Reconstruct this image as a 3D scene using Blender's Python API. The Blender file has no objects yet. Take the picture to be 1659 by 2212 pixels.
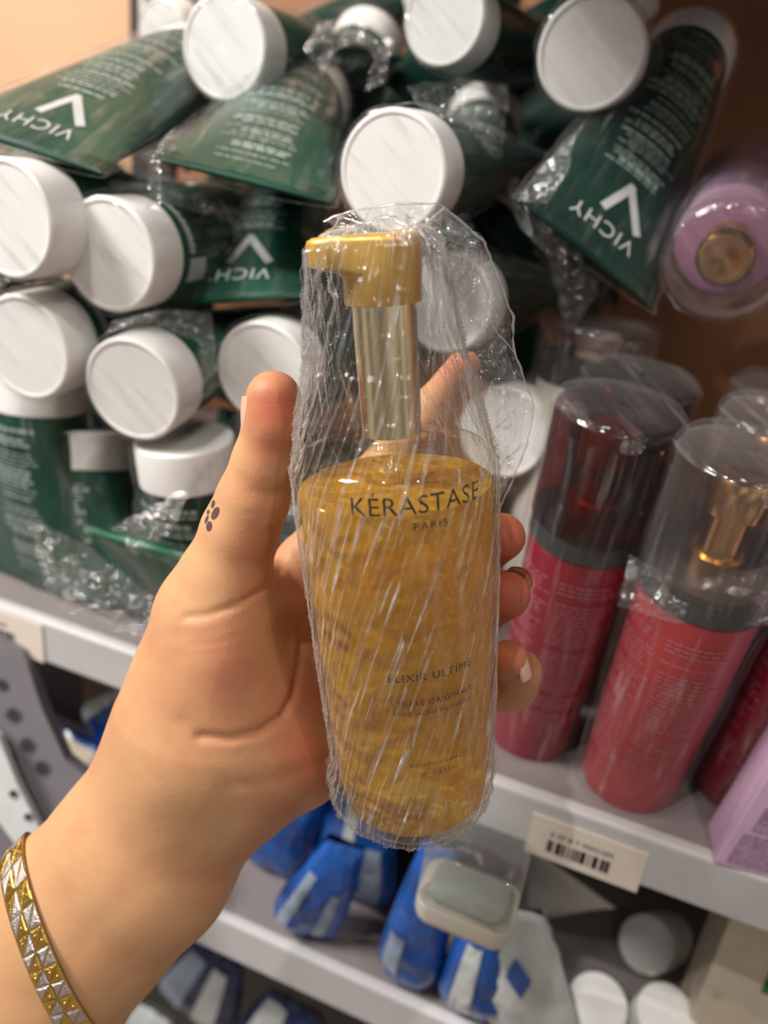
import bpy, bmesh, math, random
import numpy as np
from mathutils import Vector, Matrix, noise as mnoise
random.seed(7); rng = np.random.default_rng(7)
scene = bpy.context.scene
COL = scene.collection
# ------------------------------------------------------------------ camera
F = 1729.0; CX, CY = 829.5, 1106.0
_d = np.array([-497, 3954, 1729.0]); ZV = -_d/np.linalg.norm(_d)
_l = np.array([-5423, -1438, 1729.0]); XV = -_l; XV = XV - XV.dot(ZV)*ZV; XV /= np.linalg.norm(XV)
YV = np.cross(ZV, XV)
CAM = np.array([0.0, 0.0, 1.40])
R = np.stack([XV, YV, ZV])                 # camera coordinates -> world
def c2w(p):
    p = np.asarray(p, float); return p @ R.T + CAM
def K(px, py, z):                          # camera-space point seen at a pixel
    return np.array([(px-CX)/F*z, (py-CY)/F*z, z])
def at(px, py, z): return c2w(K(px, py, z))
def project(w):
    c = (np.asarray(w, float)-CAM) @ R
    return CX+F*c[..., 0]/c[..., 2], CY+F*c[..., 1]/c[..., 2], c[..., 2]
def at_plane(px, y=None, z=None, py=None): # known pixel column plus two world coordinates, or a pixel plus one
    if py is not None:
        r = np.array([(px-CX)/F, (py-CY)/F, 1.0]) @ R.T
        s = (y/r[1]) if y is not None else ((z-CAM[2])/r[2])
        return CAM + r*s
    k = (px-CX)/F; h = z-CAM[2]
    x = -(y*(YV[0]-k*YV[2]) + h*(ZV[0]-k*ZV[2]))/(XV[0]-k*XV[2])
    return np.array([x, y, z])
cam = bpy.data.cameras.new('camera'); camo = bpy.data.objects.new('camera', cam); COL.objects.link(camo)
cr = R[:, 0]; cu = -R[:, 1]; cb = -R[:, 2]
camo.matrix_world = Matrix(((cr[0], cu[0], cb[0], CAM[0]), (cr[1], cu[1], cb[1], CAM[1]), (cr[2], cu[2], cb[2], CAM[2]), (0, 0, 0, 1)))
cam.sensor_fit = 'VERTICAL'; cam.sensor_height = 36.0; cam.lens = F/2212*36.0
cam.clip_start = 0.01; cam.clip_end = 20
cam.dof.use_dof = True; cam.dof.focus_distance = 0.232; cam.dof.aperture_fstop = 7.4
scene.camera = camo
# ------------------------------------------------------------------ world, lights, exposure
wd = bpy.data.worlds.new('world'); scene.world = wd; wd.use_nodes = True
_wt = wd.node_tree; _bg = _wt.nodes['Background']; _tc = _wt.nodes.new('ShaderNodeTexCoord'); _nz = _wt.nodes.new('ShaderNodeTexNoise')
_nz.inputs['Scale'].default_value = 3.2; _nz.inputs['Detail'].default_value = 2; _rp = _wt.nodes.new('ShaderNodeValToRGB')
_wt.links.new(_tc.outputs['Generated'], _nz.inputs['Vector']); _wt.links.new(_nz.outputs[0], _rp.inputs[0]); _wt.links.new(_rp.outputs[0], _bg.inputs[0])
_e = _rp.color_ramp.elements; _e[0].position = .50; _e[0].color = (.10, .08, .07, 1); _e[1].position = .72; _e[1].color = (1.9, 1.75, 1.6, 1)  # invented bright patches around the room, there for metal and film to reflect
_bg.inputs[1].default_value = 0.52
def area(name, loc, target, size, power, col=(1, .95, .89), size_y=None):
    l = bpy.data.lights.new(name, 'AREA'); l.energy = power; l.color = col; l.size = size
    if size_y: l.shape = 'RECTANGLE'; l.size_y = size_y
    o = bpy.data.objects.new(name, l); COL.objects.link(o); o.location = loc
    o.rotation_euler = (Vector(target)-Vector(loc)).to_track_quat('-Z', 'Y').to_euler(); return o
area('overhead_area_light', (-1.15, -0.40, 2.45), (-0.1, .35, 1.2), .42, 31)
area('overhead_area_light', (0.55, -1.3, 2.75), (0, .35, 1.1), .5, 1.8)  # added broad fill from the front, no known lamp
area('ceiling_spot_light', (-0.30, -0.55, 2.6), (-.1, .3, 1.25), .028, 9.0)
area('ceiling_spot_light', (-1.3, -0.2, 2.5), (-.1, .3, 1.25), .028, 7.0)
area('ceiling_spot_light', (0.45, -0.35, 2.6), (0, .3, 1.2), .025, 3.5, (1, .9, .8))
scene.view_settings.view_transform = 'Standard'; scene.view_settings.look = 'None'
scene.view_settings.exposure = 0.08; scene.view_settings.gamma = 1.0
scene.view_settings.use_curve_mapping = False
scene.cycles.transparent_max_bounces = 40; scene.cycles.max_bounces = 12
scene.cycles.transmission_bounces = 10; scene.cycles.diffuse_bounces = 3; scene.cycles.glossy_bounces = 4
scene.cycles.sample_clamp_indirect = 4.0
scene.cycles.caustics_reflective = False; scene.cycles.caustics_refractive = False
scene.cycles.use_denoising = True
# ------------------------------------------------------------------ materials
class NT:
    def __init__(s, name):
        s.m = bpy.data.materials.new(name); s.m.use_nodes = True; s.t = s.m.node_tree; s.t.nodes.clear()
        s.out = s.n('ShaderNodeOutputMaterial')
    def n(s, typ, **kw):
        nd = s.t.nodes.new(typ)
        for k, v in kw.items():
            if k.startswith('_'): nd.inputs[k[1:]].default_value = v
            else: setattr(nd, k, v)
        return nd
    def l(s, a, b): s.t.links.new(a, b)
    def mix(s, f, a, b):
        m = s.n('ShaderNodeMixShader')
        if hasattr(f, 'links'): s.l(f, m.inputs[0])
        else: m.inputs[0].default_value = f
        s.l(a, m.inputs[1]); s.l(b, m.inputs[2]); return m.outputs[0]
    def math(s, op, a, b=0.0, clamp=False):
        m = s.n('ShaderNodeMath', operation=op, use_clamp=clamp)
        for i, x in enumerate((a, b)):
            if hasattr(x, 'links'): s.l(x, m.inputs[i])
            else: m.inputs[i].default_value = x
        return m.outputs[0]
    def noise(s, scale, detail=3, vec=None, mapscale=None, rough=.5, dist=0.0, rot=None, coord='Object'):
        tc = s.n('ShaderNodeTexCoord'); src = tc.outputs[coord]
        if mapscale or rot:
            mp = s.n('ShaderNodeMapping')
            if mapscale: mp.inputs['Scale'].default_value = mapscale
            if rot: mp.inputs['Rotation'].default_value = rot
            s.l(src, mp.inputs[0]); src = mp.outputs[0]
        nz = s.n('ShaderNodeTexNoise'); nz.inputs['Scale'].default_value = scale
        nz.inputs['Detail'].default_value = detail; nz.inputs['Roughness'].default_value = rough
        nz.inputs['Distortion'].default_value = dist
        s.l(src, nz.inputs['Vector']); return nz.outputs[0]
    def ramp(s, fac, stops):
        r = s.n('ShaderNodeValToRGB'); e = r.color_ramp.elements
        while len(e) < len(stops): e.new(.5)
        for i, (p, c) in enumerate(stops): e[i].position = p; e[i].color = (*c, 1) if len(c) == 3 else c
        s.l(fac, r.inputs[0]); return r.outputs[0]
    def bump(s, h, strength, dist=.001):
        b = s.n('ShaderNodeBump'); b.inputs['Strength'].default_value = strength; b.inputs['Distance'].default_value = dist
        s.l(h, b.inputs['Height']); return b.outputs[0]
    def done(s, sh): s.l(sh, s.out.inputs[0]); return s.m
def pbr(name, col, rough=.45, metal=0.0, coat=0.0, var=.06, nscale=60, bump=0.0, bscale=400, sss=0.0, trans=0.0, spec=.5):
    t = NT(name); p = t.n('ShaderNodeBsdfPrincipled')
    f = t.noise(nscale, 3)
    lo = tuple(max(0, c*(1-var)) for c in col); hi = tuple(min(1, c*(1+var)) for c in col)
    t.l(t.ramp(f, [(.3, lo), (.7, hi)]), p.inputs['Base Color'])
    p.inputs['Roughness'].default_value = rough; p.inputs['Metallic'].default_value = metal
    p.inputs['Coat Weight'].default_value = coat; p.inputs['Specular IOR Level'].default_value = spec
    if sss:
        p.inputs['Subsurface Weight'].default_value = sss; p.inputs['Subsurface Radius'].default_value = (1, .5, .3); p.inputs['Subsurface Scale'].default_value = .003
    if bump: t.l(t.bump(t.noise(bscale, 4), bump, .0005), p.inputs['Normal'])
    return t.done(p.outputs[0])
M = {}
M['cap_white'] = pbr('white_plastic', (.90, .90, .885), .35, var=.02, sss=.1)
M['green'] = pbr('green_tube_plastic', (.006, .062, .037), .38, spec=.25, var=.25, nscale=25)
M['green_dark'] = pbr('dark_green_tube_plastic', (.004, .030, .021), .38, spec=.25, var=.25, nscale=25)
M['green_light'] = pbr('light_green_plastic', (.02, .13, .065), .35, coat=.1, var=.2, nscale=25)
M['print_white'] = pbr('white_ink', (.55, .57, .56), .5)
M['print_grey'] = pbr('grey_ink', (.28, .36, .33), .5)
M['print_pink'] = pbr('pale_pink_ink', (.50, .13, .16), .5)
M['ink_black'] = pbr('black_ink', (.012, .012, .014), .35)
M['paper'] = pbr('label_paper', (.78, .70, .61), .7, var=.03)
M['paper_white'] = pbr('white_label', (.42, .46, .46), .6)
M['shelf'] = pbr('shelf_paint', (.56, .55, .56), .38, var=.03, bump=.05)
M['board'] = pbr('shelf_board_shaded_grey', (.24, .21, .21), .5, var=.05, nscale=20)  # shade on the white board tops is put into this grey
M['wall'] = pbr('peach_wall_paint', (.68, .42, .25), .8, var=.04, nscale=8, bump=.1, bscale=90)
M['upright'] = pbr('dark_upright_metal', (.045, .035, .032), .5)
M['grey_metal'] = pbr('grey_perforated_metal', (.17, .16, .18), .5)
M['white_metal'] = pbr('white_perforated_metal', (.6, .61, .62), .45)
M['hole'] = pbr('hole_shadow_paint', (.03, .03, .03), .9)
M['red'] = pbr('red_bottle_plastic', (.29, .004, .024), .28, coat=.25, var=.12, nscale=18)
M['red_coral'] = pbr('coral_red_bottle_plastic', (.42, .030, .038), .28, coat=.25, var=.12, nscale=18)
M['red_pump'] = pbr('red_metallic_pump', (.45, .005, .015), .3, metal=.6)
M['collar'] = pbr('dark_grey_collar', (.045, .046, .045), .45)
M['gold'] = pbr('gold_metal', (.83, .60, .27), .22, metal=1.0, var=.05)
M['gold_satin'] = pbr('satin_gold_plastic', (.68, .40, .065), .35, metal=.35, coat=.2)
M['gold_pale'] = pbr('pale_gold_metal', (.93, .78, .48), .27, metal=1.0, var=.03)
M['gold_deep'] = pbr('bracelet_gold', (.95, .62, .16), .24, metal=1.0, bump=.6, bscale=1500)
M['silver'] = pbr('bracelet_silver', (.80, .74, .73), .3, metal=1.0, bump=.9, bscale=2200)
M['lilac'] = pbr('lilac_plastic', (.44, .25, .42), .4, var=.06)
M['lilac_box'] = pbr('lilac_carton', (.66, .44, .62), .55, var=.03)
M['mauve_ink'] = pbr('mauve_ink', (.40, .25, .38), .6, var=.3, nscale=500)
M['plum'] = pbr('plum_plastic', (.13, .03, .06), .35, coat=.3)
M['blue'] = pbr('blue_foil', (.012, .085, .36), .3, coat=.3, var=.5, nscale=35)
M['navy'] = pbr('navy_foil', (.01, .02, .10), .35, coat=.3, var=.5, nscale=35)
M['blue_pale'] = pbr('pale_blue_foil', (.30, .38, .50), .32, coat=.3, var=.3, nscale=30)
M['white_foil'] = pbr('white_foil', (.58, .62, .62), .35, coat=.3, var=.15, nscale=30)
M['off_white'] = pbr('off_white_plastic', (.66, .62, .55), .45, var=.04)
M['cream'] = pbr('cream_carton', (.66, .57, .45), .6)
M['label_green'] = pbr('green_carton_print', (.02, .20, .05), .6, var=.4, nscale=120)
M['void_dark'] = pbr('void_black', (.012, .011, .011), .6)  # darkness of the void under the shelf, put into a colour
M['void_brown'] = pbr('void_brown_tone', (.20, .11, .06), .7)
M['purple_pan'] = pbr('wash', (.2, .1, .15), .5)

def film_mat(name, base=.05, streak=.22, rough=.13, tint=(.97, .97, .97), diff=.35, su=900, sv=60, bstr=.6, th=.56, fine=True, skew=0.0, milk=(.9, .9, .9), bdist=.0006, edge=.45):
    t = NT(name)
    tr = t.n('ShaderNodeBsdfTransparent'); tr.inputs[0].default_value = (*tint, 1)
    gl = t.n('ShaderNodeBsdfGlossy'); gl.inputs[0].default_value = (1, 1, 1, 1); gl.inputs['Roughness'].default_value = rough
    df = t.n('ShaderNodeBsdfDiffuse'); df.inputs[0].default_value = (*milk, 1)
    s1 = t.noise(1.0, 3, mapscale=(su, sv, 1), rot=(0, 0, skew), coord='UV', dist=.4)
    s2 = t.noise(1.0, 2, mapscale=(su*.25, sv*1.2, 1), rot=(0, 0, skew*1.5), coord='UV', dist=.9)
    hgt = t.math('ADD', s1, t.math('MULTIPLY', s2, 1.6))
    nrm = t.bump(hgt, bstr, bdist)
    t.l(nrm, gl.inputs['Normal']); t.l(nrm, df.inputs['Normal'])
    m1 = t.math('MULTIPLY', t.math('SUBTRACT', s1, th), 7.0, clamp=True)
    m2 = t.math('MULTIPLY', t.math('SUBTRACT', s2, .50), 4.0, clamp=True)
    mk = t.math('MULTIPLY', m1, t.math('ADD', t.math('MULTIPLY', m2, .8), .2))  # white streaks: scatter of folded film, with glints also put into the colour
    lw = t.n('ShaderNodeLayerWeight'); lw.inputs['Blend'].default_value = .35
    fz = t.math('MULTIPLY', t.math('POWER', lw.outputs['Facing'], 2.5), edge)
    fac = t.math('ADD', t.math('ADD', t.math('MULTIPLY', mk, streak), base), fz, clamp=True)
    return t.done(t.mix(fac, tr.outputs[0], t.mix(diff, gl.outputs[0], df.outputs[0])))
M['film'] = film_mat('cling_film', .05, .95, .07, diff=.52, su=620, sv=34, bstr=1.0, th=.53, bdist=.0012)
M['film_flap'] = film_mat('loose_cling_film', .12, .80, .07, diff=.35, su=300, sv=280, bstr=1.0, th=.55, bdist=.001)
M['film_bg'] = film_mat('wrapping_film', .03, .42, .11, diff=.30, su=230, sv=22, edge=.20, bstr=1.0, th=.53, bdist=.0012)
M['clear_neutral'] = film_mat('clear_jar_plastic', .16, .1, .06, tint=(.9, .92, .90), diff=.4, su=60, sv=6, bstr=.05)
M['clear'] = film_mat('clear_plastic_cap', .05, .04, .08, tint=(.86, .76, .75), diff=.35, su=60, sv=6, bstr=.05)
M['clear_red'] = film_mat('clear_cap_over_red', .04, .04, .08, tint=(.40, .05, .08), diff=.15, su=60, sv=6, bstr=.05)
def glass_mat():
    t = NT('clear_glass'); tr = t.n('ShaderNodeBsdfTransparent'); tr.inputs[0].default_value = (.97, .96, .90, 1)
    gl = t.n('ShaderNodeBsdfGlossy'); gl.inputs['Roughness'].default_value = .03
    lw = t.n('ShaderNodeLayerWeight'); lw.inputs['Blend'].default_value = .3
    f = t.math('ADD', t.math('MULTIPLY', t.math('POWER', lw.outputs['Facing'], 3), .5), .05, clamp=True)
    return t.done(t.mix(f, tr.outputs[0], gl.outputs[0]))
M['glass'] = glass_mat()
M['film_edge'] = film_mat('folded_film_edge', .30, .3, .12, diff=.4)
def oil_mat():
    t = NT('golden_oil')
    n1 = t.noise(1.0, 1, mapscale=(80, 80, 68), dist=.6); n2 = t.noise(210, 1)
    nrm = t.bump(t.math('ADD', n1, t.math('MULTIPLY', n2, .20)), .9, .007)
    rf = t.n('ShaderNodeBsdfRefraction'); rf.inputs['Color'].default_value = (1.0, .80, .16, 1); rf.inputs['IOR'].default_value = 1.33; rf.inputs['Roughness'].default_value = .06
    t.l(nrm, rf.inputs['Normal'])
    tr = t.n('ShaderNodeBsdfTransparent'); tr.inputs[0].default_value = (1.0, .74, .22, 1)
    tl = t.n('ShaderNodeBsdfTranslucent'); tl.inputs[0].default_value = (1.0, .66, .05, 1); t.l(nrm, tl.inputs['Normal'])
    df = t.n('ShaderNodeBsdfDiffuse'); df.inputs[0].default_value = (1.0, .57, .015, 1); t.l(nrm, df.inputs['Normal'])
    gl = t.n('ShaderNodeBsdfGlossy'); gl.inputs[0].default_value = (1, .85, .45, 1); gl.inputs['Roughness'].default_value = .15; t.l(nrm, gl.inputs['Normal'])
    a = t.mix(.45, tr.outputs[0], rf.outputs[0])
    b = t.mix(.5, tl.outputs[0], df.outputs[0])
    c = t.mix(.50, a, b)
    return t.done(t.mix(.08, c, gl.outputs[0]))
M['oil'] = oil_mat()
M['jar_grey'] = pbr('grey_green_jar_content', (.30, .33, .31), .15, coat=1.0)
M['brown_shade'] = pbr('brown_wall_shade', (.34, .15, .07), .6, var=.15, nscale=6)  # dimmer light on the back wall put into a brown sheet
M['dark_shade'] = pbr('dark_gap_shade', (.05, .045, .045), .6)  # shade behind the lower goods put into a dark sheet
# ------------------------------------------------------------------ helpers
def tag(o, label=None, cat=None, group=None, kind=None):
    if label: o['label'] = label
    if cat: o['category'] = cat
    if group: o['group'] = group
    if kind: o['kind'] = kind
    return o
def thing(name, label, cat, loc, group=None):
    o = bpy.data.objects.new(name, None); COL.objects.link(o); o.empty_display_size = .02
    o.location = tuple(float(v) for v in loc); return tag(o, label, cat, group)
def world_origin(o):
    v = np.array(o.location)
    while o.parent is not None: o = o.parent; v = v+np.array(o.location)
    return v
def mesh(name, V, Fc, mat, parent=None, smooth=True, uv=None, origin=None, autosmooth=None):
    V = np.asarray(V, float)
    if parent is not None: org = world_origin(parent); loc = (0, 0, 0)
    else: org = V.mean(0) if origin is None else np.asarray(origin, float); loc = tuple(org)
    me = bpy.data.meshes.new(name); me.from_pydata((V-org).tolist(), [], [list(map(int, f)) for f in Fc]); me.update()
    if uv is not None:
        ul = me.uv_layers.new(name='UVMap'); li = np.zeros(len(me.loops), int); me.loops.foreach_get('vertex_index', li)
        ul.data.foreach_set('uv', np.asarray(uv, np.float32)[li].ravel())
    me.materials.append(mat)
    if smooth:
        if autosmooth: me.polygons.foreach_set('use_smooth', [True]*len(me.polygons)); me.set_sharp_from_angle(angle=math.radians(autosmooth))
        else: me.polygons.foreach_set('use_smooth', [True]*len(me.polygons))
    o = bpy.data.objects.new(name, me); COL.objects.link(o); o.location = loc
    if parent is not None: o.parent = parent
    return o
def nrm(v): v = np.asarray(v, float); return v/np.linalg.norm(v)
def frame(axis, ref=(0, 0, 1)):
    a = nrm(axis); r = np.asarray(ref, float); u = r-a*r.dot(a)
    if np.linalg.norm(u) < 1e-4: r = np.array([1., 0, 0]); u = r-a*r.dot(a)
    u = nrm(u); return a, u, np.cross(a, u)
def lathe(prof, org, axis, n=48, ref=(0, 0, 1), caps=True, squash=1.0):
    a, u, v = frame(axis, ref); V = []; Fc = []
    th = np.linspace(0, 2*np.pi, n, endpoint=False)
    for h, r in prof:
        for t in th: V.append(np.asarray(org)+a*h+(u*math.cos(t)+v*math.sin(t)*squash)*r)
    for i in range(len(prof)-1):
        for j in range(n): k = (j+1) % n; Fc.append((i*n+j, i*n+k, (i+1)*n+k, (i+1)*n+j))
    if caps: Fc.append(tuple(range(n-1, -1, -1))); Fc.append(tuple(range((len(prof)-1)*n, len(prof)*n)))
    return V, Fc
def grid(P, closed=False):
    nu, nv = P.shape[:2]; idx = np.arange(nu*nv).reshape(nu, nv); Fc = []
    for i in range(nu if closed else nu-1):
        k = (i+1) % nu
        for j in range(nv-1): Fc.append((idx[i, j], idx[k, j], idx[k, j+1], idx[i, j+1]))
    return P.reshape(-1, 3), Fc
def box(c, ax, ay, az):
    c, ax, ay, az = map(lambda q: np.asarray(q, float), (c, ax, ay, az)); V = []
    for s in (-1, 1):
        for t in (-1, 1):
            for w in (-1, 1): V.append(c+ax*s+ay*t+az*w)
    return V, [(0, 1, 3, 2), (4, 6, 7, 5), (0, 4, 5, 1), (2, 3, 7, 6), (0, 2, 6, 4), (1, 5, 7, 3)]
def join(*vf):
    V = []; Fc = []
    for v, f in vf:
        b = len(V); V.extend(list(v)); Fc.extend([tuple(i+b for i in q) for q in f])
    return V, Fc
def bevel(o, w, seg=3):
    m = o.modifiers.new('bevel', 'BEVEL'); m.width = w; m.segments = seg; m.limit_method = 'ANGLE'; m.angle_limit = math.radians(35); return o
# smooth value noise, vectorised
_perm = rng.integers(0, 2**31, 4096)
def vnoise(p):
    p = np.asarray(p, float); i = np.floor(p).astype(np.int64); f = p-i; f = f*f*(3-2*f)
    def h(a, b, c): return _perm[(a*73856093 ^ b*19349663 ^ c*83492791) & 4095]/2**31
    r = 0
    for dx in (0, 1):
        for dy in (0, 1):
            for dz in (0, 1):
                w = (f[..., 0] if dx else 1-f[..., 0])*(f[..., 1] if dy else 1-f[..., 1])*(f[..., 2] if dz else 1-f[..., 2])
                r = r+w*h(i[..., 0]+dx, i[..., 1]+dy, i[..., 2]+dz)
    return r
def fbm(p, o=3):
    r = 0; a = .5
    for k in range(o): r = r+a*vnoise(p*2**k+17*k); a *= .5
    return r
def ridge(p, o=2):
    r = 0; a = .6
    for k in range(o): r = r+a*(1-np.abs(2*vnoise(p*2**k+31*k)-1)); a *= .5
    return r
_tc = {}
def text_mesh(s, height, maxe=None, spacing=1.0):
    key = (s, spacing)
    if key not in _tc:
        cu = bpy.data.curves.new('t', 'FONT'); cu.body = s; cu.size = 1; cu.space_character = spacing; cu.resolution_u = 3
        o = bpy.data.objects.new('t', cu); COL.objects.link(o); dg = bpy.context.evaluated_depsgraph_get(); dg.update()
        me = bpy.data.meshes.new_from_object(o.evaluated_get(dg)); bpy.data.objects.remove(o)
        bm = bmesh.new(); bm.from_mesh(me)
        bmesh.ops.remove_doubles(bm, verts=bm.verts, dist=1e-5); bmesh.ops.triangulate(bm, faces=bm.faces)
        for k in range(3):
            es = [e for e in bm.edges if e.calc_length() > .16]
            if not es: break
            bmesh.ops.subdivide_edges(bm, edges=es, cuts=1); bmesh.ops.triangulate(bm, faces=bm.faces)
        V = np.array([v.co[:2] for v in bm.verts]); Fc = [[v.index for v in f.verts] for f in bm.faces]; bm.free()
        _tc[key] = (V, Fc)
    V, Fc = _tc[key]; V = V.copy(); V[:, 0] -= (V[:, 0].min()+V[:, 0].max())/2; V[:, 1] -= V[:, 1].min()
    sc = height/.72; return V*sc, Fc
# ------------------------------------------------------------------ setting
Y0 = .31; Z1 = 1.4-.265; Z1b = 1.4-.2946; Z2 = 1.4-.4386; Z2b = 1.4-.471
def struct(name, vf, mat, label):
    o = mesh(name, vf[0], vf[1], mat, smooth=False); tag(o, label, None, None, 'structure'); return o
struct('wall_back', box((0, Y0+.47, 1.3), (1.6, 0, 0), (0, .02, 0), (0, 0, 1.3)), M['wall'], 'peach painted wall behind the shelves')
struct('floor', box((0, -.8, -.02), (1.8, 0, 0), (0, 1.6, 0), (0, 0, .02)), pbr('floor_tile', (.35, .30, .26), .4, nscale=5), 'pale tiled shop floor')
struct('wall_left', box((.185, Y0+.435, 1.4), (.70, 0, 0), (0, .004, 0), (0, 0, .60)), M['brown_shade'], 'added brown sheet giving the back wall its shaded tone')
struct('wall_lower', box((-.1, Y0+.415, (Z1-.002)/2), (.9, 0, 0), (0, .004, 0), (0, 0, (Z1-.002)/2)), M['dark_shade'], 'added dark sheet standing in for shade under the shelf')
XL, XR = -.60, .40
def shelf(name, zt, zb, depth, label):
    x0, x1 = XL, XR
    t = thing(name, label, 'shelf', ((x0+x1)/2, Y0, zb))
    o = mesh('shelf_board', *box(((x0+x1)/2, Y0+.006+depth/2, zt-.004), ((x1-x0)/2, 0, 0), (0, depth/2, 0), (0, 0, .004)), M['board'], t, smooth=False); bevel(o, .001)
    o = mesh('front_rail', *box(((x0+x1)/2, Y0+.004, (zt+zb)/2), ((x1-x0)/2, 0, 0), (0, .004, 0), (0, 0, (zt-zb)/2)), M['shelf'], t, smooth=False); bevel(o, .0025)
    return t
shelf('shelf', Z1, Z1b, .40, 'white metal shelf board carrying the green tubes and red bottles')
XL = -.205
shelf('shelf', 1.4+.185, 1.4+.155, .40, 'added unseen upper white metal shelf board that shades the heap')  # added out of view for its shade; left end kept short
XL = -.60
shelf('shelf', Z2, Z2b, .40, 'lower white metal shelf board under the blue pouches')
# ------------------------------------------------------------------ price tickets
def ticket(px0, px1, label, rows=True, h=.031, zc=None):
    a = at_plane(px0, y=Y0, z=(Z1+Z1b)/2); b = at_plane(px1, y=Y0, z=(Z1+Z1b)/2)
    zc = zc or (Z1+Z1b)/2
    c = np.array([(a[0]+b[0])/2, Y0-.0006, zc]); hw = abs(b[0]-a[0])/2
    t = thing('price_ticket', label, 'price label', (c[0], c[1], c[2]-h/2))
    o = mesh('ticket_card', *box(c, (hw, 0, 0), (0, .0004, 0), (0, 0, h/2)), M['paper'], t, smooth=False)
    parts = []
    x = -hw*.62
    while x < hw*.45:
        w = random.choice([.0003, .0005, .0009]); parts.append(box(c+np.array([x, -.0006, -.0035]), (w, 0, 0), (0, .0001, 0), (0, 0, .0035))); x += w*2+random.choice([.0005, .0008, .0014])
    mesh('barcode', *join(*parts), M['ink_black'], t, smooth=False)
    V, Fc = text_mesh('2 37 8 7 WH15M', .0030)
    P = np.stack([c[0]+V[:, 0]-hw*.08, np.full(len(V), c[1]-.0007), c[2]+.0025+V[:, 1]], 1)
    mesh('ticket_number', P, Fc, M['ink_black'], t, smooth=False)
ticket(1148, 1395, 'cream barcode price ticket below the red bottles', h=.024, zc=(Z1+Z1b)/2-.006)
ticket(-120, 95, 'blurred cream price ticket on the shelf edge at far left', h=.026, zc=(Z1+Z1b)/2-.001)
# ------------------------------------------------------------------ uprights
def perforated(name, pts, z, n, holes, label, mat, depth=.012):
    c = [at(x, y, z) for x, y in pts]; nn = nrm(np.cross(c[1]-c[0], c[2]-c[1])); V = c+[p+nn*depth for p in c]; k = len(c)
    Fc = [tuple(range(k)), tuple(range(2*k-1, k-1, -1))]+[(i, i+k, (i+1) % k+k, (i+1) % k) for i in range(k)]
    t = thing(name, label, 'shelf bracket', np.mean(c, 0)); mesh('plate', V, Fc, mat, t, smooth=False)
    sgn = -1 if (np.mean(c, 0)-CAM).dot(nn) > 0 else 1
    off = 0 if sgn < 0 else depth
    for hx, hy, hr in holes:
        hc = at(hx, hy, z); rr = np.dot(np.mean(c, 0)-CAM, nn)/np.dot(hc-CAM, nn); hc = CAM+(hc-CAM)*rr+nn*off
        v, f = lathe([(-.0006, hr), (.0006, hr), (.0006, hr*.72), (-.0006, hr*.72)], hc, nn, 20, caps=False); mesh('hole_rim', v, f, mat, t)
        mesh('hole', *lathe([(-.0003, hr*.72), (.0003, hr*.72)], hc, nn, 20), M['hole'], t, smooth=False)
perforated('perforated_bracket', [(-60, 1350), (48, 1405), (90, 1530), (140, 1640), (215, 1700), (330, 1800), (200, 2000), (-60, 1900)], .47, 0,
           [(30, 1545, .005), (5, 1480, .004), (60, 1610, .005), (92, 1660, .005), (20, 1640, .005)], 'grey perforated shelf bracket beside the forearm', M['grey_metal'])
perforated('perforated_bracket', [(-60, 1540), (-5, 1590), (35, 1690), (105, 1830), (60, 1860), (-60, 1700)], .455, 0,
           [(30, 1715, .003), (62, 1765, .003)], 'white perforated bracket arm in front of the grey one', M['white_metal'], .006)
o = thing('slotted_upright', 'dark slotted metal upright on the peach wall', 'shelf upright', at(345, 60, .74))
pp = at_plane(347, y=Y0+.44, py=30)
bevel(mesh('post', *box((pp[0], Y0+.435, 1.3), (.024, 0, 0), (0, .012, 0), (0, 0, .75)), M['upright'], o, smooth=False), .002)
for k in range(-1, 2):
    for s in (-1, 1):
        q = at_plane(347, y=Y0+.42, py=8)
        mesh('slot', *box((pp[0]+s*.008, Y0+.4225, q[2]+k*.034), (.0025, 0, 0), (0, .001, 0), (0, 0, .011)), M['paper'], o, smooth=False)
# ------------------------------------------------------------------ squeeze tubes
def wrap_film(parent, rings, front=None, amp=.0022, seed=0, mat='film_bg', fr=70, name='plastic_wrap', closed=True, uvs=1.0):
    """rings: array [nv, nu, 3] of a closed loft with its axis centre; crumples it along the outward direction"""
    P = np.transpose(rings, (1, 0, 2)).copy(); c = P.mean(0, keepdims=True); d = P-c; r = np.linalg.norm(d, axis=-1, keepdims=True); d = d/np.maximum(r, 1e-6)
    n = (ridge(P*fr+seed*9.1, 3)-.5)[..., None]; P = P+d*n*amp*1.6
    nu, nv = P.shape[:2]
    U = np.linspace(0, .16, nu)[:, None]*np.ones((1, nv)); Vv = np.cumsum(np.concatenate([[0], np.linalg.norm(np.diff(P.mean(0), axis=0), axis=1)]))[None, :]*np.ones((nu, 1))
    U[:, :4] = (P[:, :4]@np.array([.6, .2, .75])); Vv[:, :4] = (P[:, :4]@np.array([.75, .1, -.6]))
    V, Fc = grid(P, True)
    return mesh(name, V, Fc, M[mat], parent, uv=np.stack([U.ravel()+seed, Vv.ravel()], 1)*uvs)
def tube_surface(C, E, u, r=.0237, wc=.036, cap=.022):
    C = np.asarray(C, float); E = np.asarray(E, float); a = nrm(E-C); u = nrm(u-a*np.dot(u, a)); v = np.cross(u, a)
    L = np.linalg.norm(E-C)
    if v.dot(CAM-C) < 0: u = -u; v = -v
    def S(x, s, lift=0.0, side=1):       # s = distance from the cap face, x = sideways
        t = np.clip((s-cap)/(L-cap), 0, 1); w = r+(wc-r)*t**.9; th = r*(1-t**1.6)*.98+.0009
        q = np.clip(x/w, -.995, .995)
        return C+np.multiply.outer(s, a)+np.multiply.outer(x, u)+np.multiply.outer(side*(th*np.sqrt(1-q*q)+lift), v)
    return a, u, v, L, S
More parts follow.
